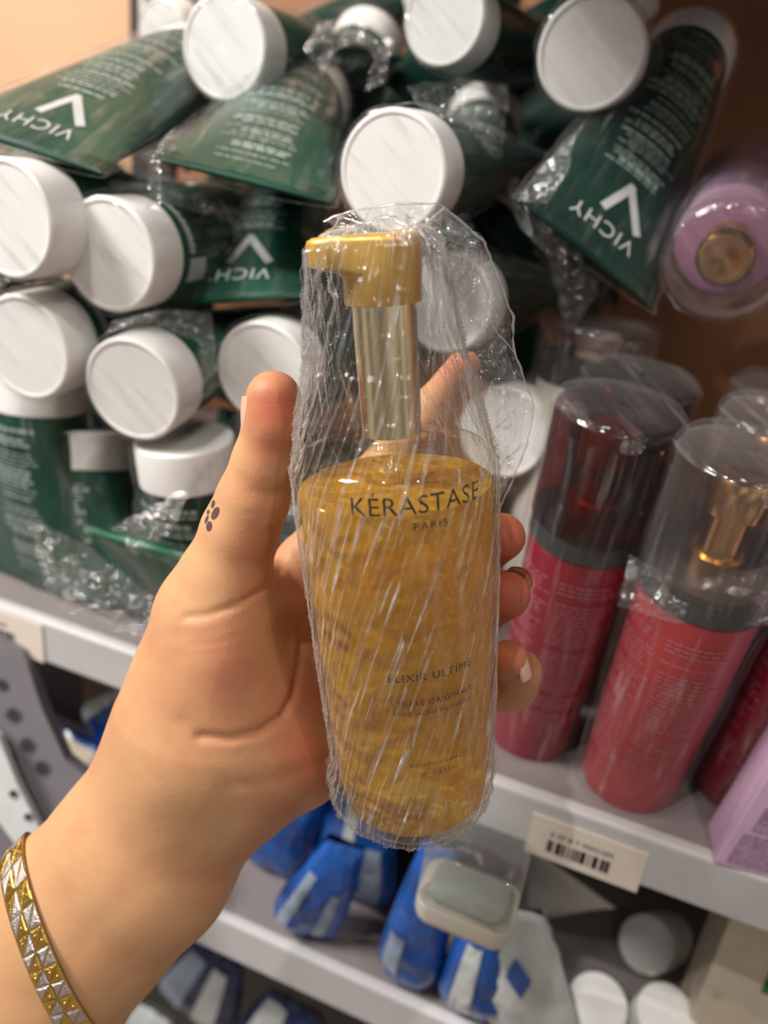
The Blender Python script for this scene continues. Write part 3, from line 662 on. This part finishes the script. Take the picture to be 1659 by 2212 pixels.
def sdf(P):
    d = caps(P, THUMB); d = smin(d, caps(P, THENAR), .012)
    for q in PALM: d = smin(d, caps(P, q), .014)
    d = smin(d, caps(P, ARM), .016)
    f = np.minimum(np.minimum(caps(P, INDEX), caps(P, MIDDLE)), np.minimum(caps(P, RING), caps(P, PINKY)))
    return smin(d, f, .006)
def surface_nets(lo, hi, h):
    n = np.ceil((hi-lo)/h).astype(int)+1
    ax = [lo[i]+h*np.arange(n[i]) for i in range(3)]
    G_ = np.empty(n, np.float32)
    for i in range(n[0]):
        g = np.stack(np.meshgrid([ax[0][i]], ax[1], ax[2], indexing='ij'), -1); G_[i] = sdf(g.reshape(-1, 3)).reshape(n[1], n[2])
    s = G_ < 0; cnt = np.zeros(n-1, int); acc = np.zeros((*(n-1), 3)); 
    base = np.stack(np.meshgrid(*[np.arange(k-1) for k in n], indexing='ij'), -1).astype(np.float32)
    cell = lambda o: (slice(o[0], n[0]-1+o[0]), slice(o[1], n[1]-1+o[1]), slice(o[2], n[2]-1+o[2]))
    for axx in range(3):
        for o1 in (0, 1):
            for o2 in (0, 1):
                o = [0, 0, 0]; oth = [i for i in range(3) if i != axx]; o[oth[0]] = o1; o[oth[1]] = o2; p = list(o); p[axx] = 1
                a = G_[cell(o)]; b = G_[cell(p)]; m = (a < 0) != (b < 0); t = np.where(m, a/(a-b+1e-20), 0)
                cnt += m
                for q in range(3): acc[..., q] += np.where(m, o[q]+(t if q == axx else 0), 0)
    act = cnt > 0; idx = -np.ones(n-1, int); idx[act] = np.arange(act.sum())
    V = lo+h*(base[act]+acc[act]/cnt[act][:, None]); Fc = []
    for axx in range(3):
        o1, o2 = [(1, 2), (2, 0), (0, 1)][axx]
        sl0 = [slice(0, None)]*3; sl1 = [slice(0, None)]*3; sl0[axx] = slice(0, -1); sl1[axx] = slice(1, None)
        A = s[tuple(sl0)]; B = s[tuple(sl1)]; e = np.argwhere(A != B)
        e = e[(e[:, o1] > 0) & (e[:, o2] > 0) & (e[:, o1] < n[o1]-1) & (e[:, o2] < n[o2]-1)]
        def cid(d1, d2): q = e.copy(); q[:, o1] -= d1; q[:, o2] -= d2; return idx[q[:, 0], q[:, 1], q[:, 2]]
        quad = np.stack([cid(1, 1), cid(0, 1), cid(0, 0), cid(1, 0)], 1); fl = ~A[e[:, 0], e[:, 1], e[:, 2]]; quad[fl] = quad[fl][:, ::-1]
        Fc.append(quad)
    return V, np.concatenate(Fc)
lo = np.array([-.19, -.055, .205]); hi = np.array([.066, .240, .335])
HV, HF = surface_nets(lo, hi, .0011)
def grad(P, e=.0003):
    g = np.stack([sdf(P+np.eye(3)[i]*e)-sdf(P-np.eye(3)[i]*e) for i in range(3)], -1)/(2*e); return g/np.maximum(np.linalg.norm(g, axis=-1, keepdims=True), 1e-6)
for _k in range(2): HV = HV-grad(HV)*sdf(HV)[:, None]*.9
HN = grad(HV)
px = CX+F*HV[:, 0]/HV[:, 2]; py = CY+F*HV[:, 1]/HV[:, 2]; front = np.clip(-HN[:, 2]*2.0, 0, 1)
def polydist(pts):
    d = np.full(len(px), 1e9)
    for (x0, y0), (x1, y1) in zip(pts[:-1], pts[1:]):
        bx_, by_ = x1-x0, y1-y0; t = np.clip(((px-x0)*bx_+(py-y0)*by_)/(bx_*bx_+by_*by_), 0, 1); d = np.minimum(d, np.hypot(px-x0-t*bx_, py-y0-t*by_))
    return d
disp = np.zeros(len(px))
for pts, w, dep in [([(400, 1334), (450, 1328), (520, 1303), (570, 1272), (604, 1235)], 6.5, .0024), ([(604, 1235), (612, 1180)], 9, .0014),
                    ([(430, 1592), (500, 1596), (560, 1582), (610, 1548), (636, 1500), (650, 1420), (655, 1340)], 9, .0034),
                    ([(545, 1062), (580, 1070), (620, 1058)], 8, .0006), ([(535, 1108), (575, 1120), (612, 1110)], 8, .0005),
                    ([(560, 905), (556, 915)], 10, .0004), ([(620, 1160), (650, 1200)], 8, .0012), ([(380, 1372), (450, 1366), (520, 1345)], 6, .0004),
                    ([(400, 1395), (470, 1385), (560, 1350)], 6, .0004), ([(380, 1420), (450, 1412), (540, 1390)], 5, .0003),
                    ([(500, 1700), (580, 1690), (700, 1640)], 16, .0012), ([(400, 1560), (470, 1640), (520, 1760)], 26, .0016),
                    ([(1108, 1452), (1086, 1478), (1070, 1500)], 8, .0014), ([(80, 2160), (180, 2030), (300, 1920)], 30, .0006)]:
    disp -= .40*dep*np.exp(-(polydist(pts)/w)**2)*front
for (x, y, w, dep) in [(480, 1440, 90, .0025), (675, 1650, 70, .0022), (330, 1720, 60, .0008)]:
    disp += dep*np.exp(-((px-x)**2+(py-y)**2)/w**2)*front
HV = HV+HN*disp[:, None]
hand_w = c2w(HV)
t0 = np.mean(c2w(K(330, 1800, .28)).reshape(1, 3), 0)
# redness (palm, pads) is pigment of the skin
red = np.zeros(len(px))
for (x, y, w, a_) in [(600, 880, 70, 1.0), (590, 960, 60, .6), (560, 1060, 60, .35), (560, 1180, 70, .45), (520, 1430, 150, .42), (640, 1500, 120, .55), (560, 1260, 90, .35), (660, 1640, 90, .75), (600, 1730, 80, .4), (1100, 1165, 90, 1.0), (1105, 1290, 90, 1.0), (1095, 1420, 60, 1.0), (1002, 790, 50, 1.0), (660, 1250, 50, .3)]:
    red = np.maximum(red, a_*np.exp(-((px-x)**2+(py-y)**2)/w**2))
def skin_mat():
    t = NT('skin'); p = t.n('ShaderNodeBsdfPrincipled')
    at_ = t.n('ShaderNodeAttribute'); at_.attribute_name = 'redness'
    nz = t.noise(45, 4); n2 = t.noise(380, 3)
    f = t.math('ADD', at_.outputs['Fac'], t.math('MULTIPLY', t.math('SUBTRACT', nz, .46), 1.0), clamp=True)
    c = t.ramp(f, [(0.0, (.62, .345, .175)), (.5, (.53, .215, .115)), (1.0, (.50, .135, .075))])
    # tattoo: small dark violet petals, in object coordinates
    tc = t.n('ShaderNodeTexCoord'); mask = None
    for (x, y, r1, r2, an) in [(465, 1109, 15, 9, 1.05), (452, 1137, 11, 8, 1.5), (460, 1089, 9, 6, 1.3), (446, 1122, 10, 4.5, 1.2), (450, 1106, 5, 5, 0)]:
        k = np.argmin((px-x)**2+(py-y)**2+1e4*(HN[:, 2] > 0)); z = HV[k, 2]; c0 = c2w(K(x, y, z))-t0
        e1 = (R@np.array([math.cos(an), -math.sin(an), 0])); e2 = (R@np.array([math.sin(an), math.cos(an), 0]))
        sb = t.n('ShaderNodeVectorMath', operation='SUBTRACT'); t.l(tc.outputs['Object'], sb.inputs[0]); sb.inputs[1].default_value = tuple(c0)
        ds = []
        for e, rr in ((e1, r1), (e2, r2)):
            dt = t.n('ShaderNodeVectorMath', operation='DOT_PRODUCT'); t.l(sb.outputs[0], dt.inputs[0]); dt.inputs[1].default_value = tuple(e/(rr*z/F)); ds.append(t.math('MULTIPLY', dt.outputs['Value'], dt.outputs['Value']))
        ln = t.n('ShaderNodeVectorMath', operation='LENGTH'); t.l(sb.outputs[0], ln.inputs[0])
        m = t.math('MULTIPLY', t.math('SUBTRACT', 1.25, t.math('ADD', ds[0], ds[1])), 2.5, clamp=True)
        m = t.math('MULTIPLY', m, t.math('LESS_THAN', ln.outputs['Value'], .006))
        mask = m if mask is None else t.math('MAXIMUM', mask, m)
    mx = t.n('ShaderNodeMix', data_type='RGBA'); t.l(t.math('MULTIPLY', mask, .88), mx.inputs[0]); t.l(c, mx.inputs[6]); mx.inputs[7].default_value = (.045, .018, .045, 1)
    t.l(mx.outputs[2], p.inputs['Base Color'])
    p.inputs['Roughness'].default_value = .48; p.inputs['Subsurface Weight'].default_value = .25
    p.inputs['Subsurface Radius'].default_value = (1.0, .35, .2); p.inputs['Subsurface Scale'].default_value = .004; p.inputs['Specular IOR Level'].default_value = .35
    hb = t.math('ADD', t.math('MULTIPLY', t.noise(1600, 3), .5), t.math('MULTIPLY', t.noise(1.0, 4, mapscale=(150, 420, 200), dist=.3), .8))
    t.l(t.bump(hb, .25, .0007), p.inputs['Normal'])
    return t.done(p.outputs[0])
M['skin'] = skin_mat()
person = thing('person', 'bare left hand and forearm gripping the wrapped golden bottle', 'person', t0)
ho = mesh('hand_and_forearm', hand_w, HF, M['skin'], person)
at_ = ho.data.attributes.new('redness', 'FLOAT', 'POINT'); at_.data.foreach_set('value', red.astype(np.float32))
sm = ho.modifiers.new('smooth', 'SMOOTH'); sm.factor = .5; sm.iterations = 2
M['nail'] = pbr('fingernail', (.72, .44, .34), .28, coat=.3)
def nail(c, along, out, w, l, th=.0006):
    along = nrm(along); out = nrm(np.asarray(out)-along*np.dot(out, along)); sd = np.cross(along, out); nu, nv = 12, 10; P = np.zeros((nu, nv, 3))
    for i in range(nu):
        for j in range(nv):
            x = -1+2*i/(nu-1); y = -1+2*j/(nv-1); sc = 1-.25*max(0, abs(y)-.4)**2; P[i, j] = K(*c)+sd*x*w*sc+along*y*l+out*(-(x*x)*w*.55-(y*y)*l*.08)
    g1 = grid(P); g2 = grid(P-out*th); g2 = (g2[0], [tuple(reversed(f)) for f in g2[1]]); V, Fc = join(g1, g2)
    return mesh('fingernail', c2w(np.array(V)), Fc, M['nail'], person)
def nail_on(axis_pt, along, out, w, l):
    a = K(*axis_pt); o_ = nrm(out); t_ = .004
    for _ in range(30): t_ -= float(sdf((a+o_*t_)[None])[0])*.8
    p = a+o_*(t_+.0004); z = p[2]; nail((CX+F*p[0]/z, CY+F*p[1]/z, z), along, out, w, l)
nail_on((590, 908, .2375), (-.02, -1, -.05), (-.93, -.05, -.22), .0052, .0062)
nail_on((1098, 1428, .262), (-.30, -.85, -.2), (.90, .05, -.30), .0040, .0046)
nail_on((1093, 1284, .264), (.15, -.4, -.8), (.62, -.72, .05), .0048, .0050)
# ------------------------------------------------------------------ bracelet
p0 = K(42, 1846, .288); p1 = K(62, 2015, .262); p2 = K(205, 2225, .288)
pn = nrm(np.cross(p1-p0, p2-p0)); axc = K(150, 2020, .287)
axc = axc-pn*np.dot(axc-p0, pn)
e1 = nrm(p0-axc); e2 = np.cross(pn, e1)
NL = 28; NS = NL*4
ang = np.linspace(0, 2*np.pi, NS, endpoint=False)
if pn[2] > 0 and False: pass
armdir = nrm(K(190, 1974, .287)-K(302, 1856, .283)); 
if pn.dot(armdir) < 0: pn = -pn; e2 = -e2
def ring_at(off):
    dirs = np.outer(np.cos(ang), e1)+np.outer(np.sin(ang), e2); o_ = axc+pn*off; tt = np.full(NS, .030)
    for k in range(40):
        P = o_+dirs*tt[:, None]; tt = tt-sdf(P)*.8
    return o_+dirs*(tt+.0006)[:, None], dirs
BW = .0100
rings = [ring_at(o) for o in np.linspace(-BW/2, BW/2, 5)]
inner = np.array([r_[0] for r_ in rings]); dirs = rings[2][1]
outer = inner+dirs[None]*.0013
br = thing('bracelet', 'gold and silver triangle-link bracelet around the wrist', 'bracelet', c2w(axc))
P = np.stack([inner[0], outer[0], outer[4], inner[4]], 1); V = P.reshape(-1, 3); Fc = []
for i in range(NS):
    k = (i+1) % NS
    for j in range(4): Fc.append((i*4+j, k*4+j, k*4+(j+1) % 4, i*4+(j+1) % 4))
mesh('band', c2w(V), Fc, M['gold_deep'], br, smooth=False)
gold, silver, studs = [], [], []
def tri(a, b, c, d, hgt, inset=.10):
    m = (a+b+c)/3; q = [p+(m-p)*inset for p in (a, b, c)]; top = [p+(m-p)*.42+d*hgt for p in q]
    return q+top, [(0, 1, 4, 3), (1, 2, 5, 4), (2, 0, 3, 5), (3, 4, 5)], m
for row, (r0, r1) in enumerate(((0, 2), (2, 4))):
    for l in range(NL*1):
        i0, i1 = (l*4) % NS, ((l+1)*4) % NS; A = outer[r0][i0]; B = outer[r0][i1]; Cc = outer[r1][i1]; D = outer[r1][i0]; dd = dirs[i0]
        for j, tr_ in enumerate(((A, B, D), (B, Cc, D))):
            v_, f_, m_ = tri(*tr_, dd, .00045); isg = (l+row*j+row) % 2 == 0
            (gold if isg else silver).append((c2w(np.array(v_)), f_))
            if isg: studs.append(lathe([(0, .00045), (.0003, .00042), (.00055, .0002), (.0006, .00001)], c2w(m_+dd*.0004), R@dd, 8, caps=False))
mesh('gold_facets', *join(*gold), M['gold_deep'], br, smooth=False)
mesh('silver_facets', *join(*silver), M['silver'], br, smooth=False)
mesh('studs', *join(*studs), M['gold_deep'], br)
# ------------------------------------------------------------------ held bottle
Bc = K(899, 1738, .268); Tc = K(822, 545, .205); BL = np.linalg.norm(Tc-Bc)
Bw = c2w(Bc); Tw = c2w(Tc); BA = nrm(Tw-Bw)
toc = CAM-(Bw+Tw)/2; toc = nrm(toc-BA*toc.dot(BA)); sidx = np.cross(BA, toc)     # sidx: image right when seen from the camera
if (R.T@sidx)[0] < 0: sidx = -sidx
hb = thing('oil_bottle', 'golden oil bottle with gold pump, wrapped in cling film and held in the hand', 'bottle', Bw)
GP = [(0, .013), (.0006, .0175), (.003, .0212), (.008, .0236), (.018, .0249), (.035, .0258), (.0625, .0268), (.095, .0279), (.112, .0284), (.119, .0283), (.1225, .0274), (.1245, .0255), (.1255, .021), (.126, .013), (.1263, .0085), (.130, .0082)]
mesh('glass', *lathe([(h, r) for h, r in GP], Bw, BA, 96, ref=toc), M['glass'], hb)
OIL = [(.0025, .010), (.0035, .0185), (.008, .0228), (.018, .0243), (.035, .0252), (.0625, .0262), (.095, .0273), (.1135, .0277), (.1143, .0272), (.1140, .0258), (.1137, .021), (.1137, .0001)]
mesh('oil', *lathe(OIL, Bw, BA, 96, ref=toc, caps=False), M['oil'], hb, autosmooth=60)
mesh('dip_tube', *lathe([(.012, .0014), (.128, .0014)], Bw+sidx*.0005, nrm(BA-sidx*.004), 12), M['glass'], hb)
mesh('collar_gasket', *lathe([(.1262, .0102), (.1285, .0102), (.1288, .009)], Bw, BA, 48), M['glass'], hb)
mesh('pump_sleeve', *lathe([(.1288, .0080), (.1289, .0083), (.166, .0085), (.1661, .008)], Bw, BA, 64), M['gold_pale'], hb, autosmooth=40)
hd = BL*.922
noz = -sidx*.97+toc*.22; noz = nrm(noz-BA*noz.dot(BA))
ns = 56; th = np.linspace(0, 2*np.pi, ns, endpoint=False); V = []; Fc = []
a_, u_, v_ = BA, noz, np.cross(BA, noz)
HP = [(.1640, .0090, 0), (.1640, .0100, 0), (.1646, .0103, 0), (.1705, .0103, 0), (.1722, .0105, .10), (.1740, .0106, .9), (.1795, .0106, 1), (.1805, .0102, 1), (.1812, .0092, .95), (.1813, .006, .8)]
for h, r, ext in HP:
    for q in th:
        x = math.cos(q)*r; y = math.sin(q)*r
        if x > 0: x = x+ext*.0085*min(1, (x/r)*1.8); y = y*(1-.42*ext*min(1, x/.016))
        V.append(Bw+a_*h+u_*x+v_*y)
for i in range(len(HP)-1):
    for j in range(ns): k = (j+1) % ns; Fc.append((i*ns+j, i*ns+k, (i+1)*ns+k, (i+1)*ns+j))
Fc.append(tuple(range(ns-1, -1, -1))); Fc.append(tuple(range((len(HP)-1)*ns, len(HP)*ns)))
mesh('pump_head', V, Fc, M['gold_satin'], hb, autosmooth=45)
gh = np.array([p[0] for p in GP]); gr = np.array([p[1] for p in GP])
def on_glass(x, h, lift=.0003):
    r = np.interp(h, gh[:12], gr[:12])+lift; an = x/r
    return Bw+np.multiply.outer(h, BA)+(np.sin(an)*r)[:, None]*sidx+(np.cos(an)*r)[:, None]*toc
def lettering(s, height, xc, h0, name='printed_lettering', sp=1.0, slope=0.0, boldw=0):
    V2, F2 = text_mesh(s, height, spacing=sp); return mesh(name, on_glass(V2[:, 0]+xc, h0+V2[:, 1]+slope*V2[:, 0]), F2, M['ink_black'], hb, smooth=False)
lettering('KÉRASTASE', .0050, .0062, .1150, sp=1.05)
lettering('PARIS', .0022, .0085, .1105, sp=1.3)
lettering('ELIXIR ULTIME', .0025, .0070, .0655, sp=1.15)
lettering("L'HUILE ORIGINALE", .00180, .0072, .0575, sp=1.15)
lettering('HUILE SACRÉE DE MARULA', .00125, .0072, .0542, sp=1.15)
lettering('RECHERCHE AVANCÉE', .0012, .0080, .0360, sp=1.1)
lettering('100 ml  3.4 fl.oz', .0012, .0074, .0328, sp=1.1)
# film: tight round the glass, a tent from the shoulder to the pump head, gathered top
nu, nh = 460, 300
phi = np.linspace(0, 2*np.pi, nu, endpoint=False)
hs = np.concatenate([np.linspace(-.0028, .124, 170), np.linspace(.1247, .1845, 130)])
Pw = np.zeros((nu, nh, 3)); Uv = np.zeros((nu, nh, 2))
for j, h in enumerate(hs):
    r = np.interp(h, [-.0028, -.001, .001, .004], [.001, .0165, .0205, .0228]) if h < .004 else (np.interp(h, gh[:12], gr[:12])+.0007 if h < .119 else np.interp(h, [.119, .1245, .150, .1785, .1820, .1845], [.0290, .0272, .0200, .0150, .0118, .003]))
    nozz = np.cos(phi-(math.pi*.5+.2)*-1)  # left side of the picture
    left = np.clip(-np.sin(phi), 0, 1)
    rr = r*np.ones(nu)
    if h > .1245: rr = rr+left**2*np.interp(h, [.1245, .150, .178, .1845], [0, .0015, .0036, .0])
    if h < .025: rr = rr+np.clip(np.cos(phi+2.0), 0, 1)**2*.0055*(1-max(h, 0)/.025)
    q = np.stack([np.sin(phi)*rr, np.cos(phi)*rr], 1)
    sk = phi*.028
    X = np.stack([np.cos(phi)*6+ h*55, np.sin(phi)*6, np.full(nu, h*22)], 1)
    big = ridge(X+3.3, 2)-.5
    Xs = np.stack([np.cos(phi-h*13)*26, np.sin(phi-h*13)*26, np.full(nu, h*26)], 1)
    fine_ = np.maximum(ridge(Xs, 2)-.55, 0)
    Xc = np.stack([np.sin(phi)*r*260, np.cos(phi)*r*260, np.full(nu, h*200)], 1); cr = np.maximum(ridge(Xc, 2)-.62, 0)
    if h < .12: amp = .0003; f2 = .0022; c2 = .0014
    else: amp = .0018; f2 = .0040; c2 = .0026
    if h < .02: amp = .001; f2 = .004; c2 = .004
    rr2 = rr+big*amp*1.0+fine_*f2+cr*c2
    if h > .183: rr2 = rr
    Pw[:, j] = Bw+BA*h+np.outer(np.sin(phi)*rr2, sidx)+np.outer(np.cos(phi)*rr2, toc)
    Uv[:, j, 0] = phi*.027-h*.36; Uv[:, j, 1] = h
V, Fc = grid(Pw, True); uvb = Uv.reshape(-1, 2)
fw = mesh('cling_film', V, Fc, M['film'], hb, uv=uvb)
def flap(inner_, outer_, n1, n2, amp, seed, fr=150):
    def res(pl, n):
        p = np.array([K(*q) for q in pl]); s = np.concatenate([[0], np.cumsum(np.linalg.norm(np.diff(p, axis=0), axis=1))]); q = np.linspace(0, s[-1], n)
        return np.stack([np.interp(q, s, p[:, i]) for i in range(3)], 1)
    A = res(inner_, n1); B = res(outer_, n1); w = np.linspace(0, 1, n2)[None, :, None]; P = A[:, None]*(1-w)+B[:, None]*w
    n = (ridge(P*fr+seed, 3)-.5); n2_ = (ridge(P*fr*3.1+seed, 2)-.5); n3 = fbm(P*45+seed, 2)-.5
    ww = np.sin(np.linspace(0.1, np.pi*.9, n2))[None, :]
    P = P.copy(); P[..., 2] += (n*amp*2.4+n2_*amp*.9+n3*amp*6)*ww
    P[..., 0] += (fbm(P*140+5+seed, 2)-.5)*amp*1.5; P[..., 1] += (fbm(P*140+9+seed, 2)-.5)*amp*1.5
    V, Fc = grid(P); U = np.stack([P[..., 0], P[..., 1]], -1).reshape(-1, 2); return c2w(V), Fc, U
V1, F1, U1 = flap([(770, 520, .209), (880, 530, .210), (930, 580, .214), (965, 680, .220), (1010, 810, .228), (1045, 930, .235), (1058, 1010, .24), (1062, 1100, .243)],
                  [(700, 478, .212), (860, 442, .216), (950, 440, .222), (1045, 520, .228), (1108, 680, .234), (1112, 765, .238), (1155, 880, .240), (1140, 950, .242), (1105, 1040, .246), (1066, 1125, .247)], 260, 110, .0022, 3)
V2_, F2_, U2 = flap([(770, 520, .208), (880, 530, .208), (930, 580, .212), (965, 680, .220), (1010, 810, .230), (1045, 930, .238), (1058, 1010, .243), (1062, 1090, .246)],
                    [(730, 488, .220), (870, 450, .226), (960, 452, .233), (1035, 530, .238), (1092, 690, .242), (1100, 775, .246), (1140, 890, .248), (1125, 960, .25), (1095, 1040, .25), (1062, 1110, .25)], 200, 80, .0022, 23)
V3_, F3_, U3 = flap([(690, 560, .203), (740, 535, .203), (800, 525, .204), (880, 535, .206)], [(705, 500, .212), (745, 480, .211), (800, 505, .207), (862, 500, .210)], 120, 50, .0010, 31)
def cord(pts, rad, seed, n=120):
    p = np.array([K(*q) for q in pts]); sl = np.concatenate([[0], np.cumsum(np.linalg.norm(np.diff(p, axis=0), axis=1))]); q = np.linspace(0, sl[-1], n)
    c = np.stack([np.interp(q, sl, p[:, i]) for i in range(3)], 1); c[:, 0] += (fbm(c*300+seed)-.44)*.0016; c[:, 1] += (fbm(c*300+seed+9)-.44)*.0016
    th_ = np.linspace(0, 2*np.pi, 7)[:-1]; rw = rad*(.4+1.2*vnoise(c*500+seed))
    return c2w(np.array([[ci+np.array([math.cos(a), math.sin(a), 0])*r_ for ci, r_ in zip(c, rw)] for a in th_]))
OUT = [(700, 478, .212), (760, 455, .214), (860, 440, .216), (950, 440, .222), (1045, 520, .228), (1108, 680, .234), (1112, 765, .238), (1155, 880, .240), (1140, 950, .242), (1105, 1040, .246), (1066, 1125, .247)]
g = [grid(cord(q, r_, k), True) for k, (q, r_) in enumerate([(OUT, .00035), ([(1112, 765, .238), (1060, 700, .232), (1000, 600, .225), (930, 540, .215)], .0002), ([(1155, 880, .24), (1100, 900, .239), (1048, 940, .236)], .0002),
    ([(690, 520, .206), (740, 470, .213), (790, 480, .212), (850, 470, .214), (900, 500, .214), (960, 450, .222)], .0003), ([(800, 450, .215), (780, 500, .21), (850, 530, .208)], .0002), ([(1130, 960, .242), (1085, 1000, .242), (1062, 1080, .243)], .0003)])]
Vj, Fj = join((V1, F1), (V2_, F2_), (V3_, F3_))
mesh('loose_film', Vj, Fj, M['film_flap'], hb, uv=np.concatenate([U1, U2, U3]))
Vc, Fc = join(*g); mesh('film_edge', Vc, Fc, M['film_edge'], hb)

TB = {o['label']: o for o in bpy.data.objects if o.get('label')}
def find(txt): return [o for k, o in TB.items() if txt in k][0]
for k, (txt, a_i, a_o, am) in enumerate([
    ('covered' if False else 'finely printed', [(600, 115, .385), (470, 210, .36), (360, 295, .338), (322, 350, .335), (318, 450, .34)], [(575, 190, .385), (440, 275, .36), (385, 320, .338), (350, 360, .335), (348, 460, .34)], .0022),
    ('tucked under', [(520, 960, .385), (430, 1020, .385), (340, 1090, .385), (240, 1140, .39)], [(420, 1010, .38), (400, 1080, .38), (380, 1140, .38), (300, 1200, .39)], .0022),
    ('smoky film', [(655, 110, .42), (690, 50, .42), (780, 30, .42), (850, 90, .42), (835, 180, .42)], [(700, 160, .42), (730, 105, .42), (785, 90, .42), (810, 130, .42), (790, 200, .42)], .0025),
    ('right of the held bottle', [(1290, 235, .345), (1200, 330, .345), (1110, 430, .345)], [(1240, 300, .345), (1230, 370, .342), (1180, 440, .342)], .0022),
    ('directly above the held', [(880, 190, .345), (1000, 170, .36), (1100, 190, .38)], [(960, 330, .345), (1020, 340, .36), (1090, 350, .38)], .0028),
    ('coral red', [(1360, 1200, .318), (1480, 1260, .312), (1680, 1220, .308)], [(1335, 1310, .32), (1460, 1350, .315), (1680, 1350, .31)], .0018),
    ('sheathed in cloudy', [(60, 1120, .42), (190, 1180, .41), (330, 1290, .41)], [(110, 1310, .42), (220, 1350, .415), (330, 1400, .41)], .0022),
    ('creased cap' if False else 'film-creased', [(250, 690, .352), (350, 670, .36), (460, 680, .37), (470, 800, .375)], [(230, 720, .345), (330, 700, .352), (430, 740, .362), (440, 830, .365)], .0016),
    ('deep in shadow under the logo', [(980, 330, .40), (1080, 430, .40), (1180, 560, .40), (1230, 720, .40)], [(1060, 300, .40), (1130, 400, .40), (1240, 520, .40), (1300, 640, .40)], .003),
    ('large clean white cap', [(330, 400, .35), (420, 420, .37), (560, 470, .38)], [(340, 440, .35), (430, 460, .37), (600, 500, .38)], .0016)]):
    V_, F_, U_ = flap(a_i, a_o, 130, 50, am, 50+k*3, fr=110)
    mesh('loose_film', V_, F_, M['film_flap'], find(txt), uv=U_)
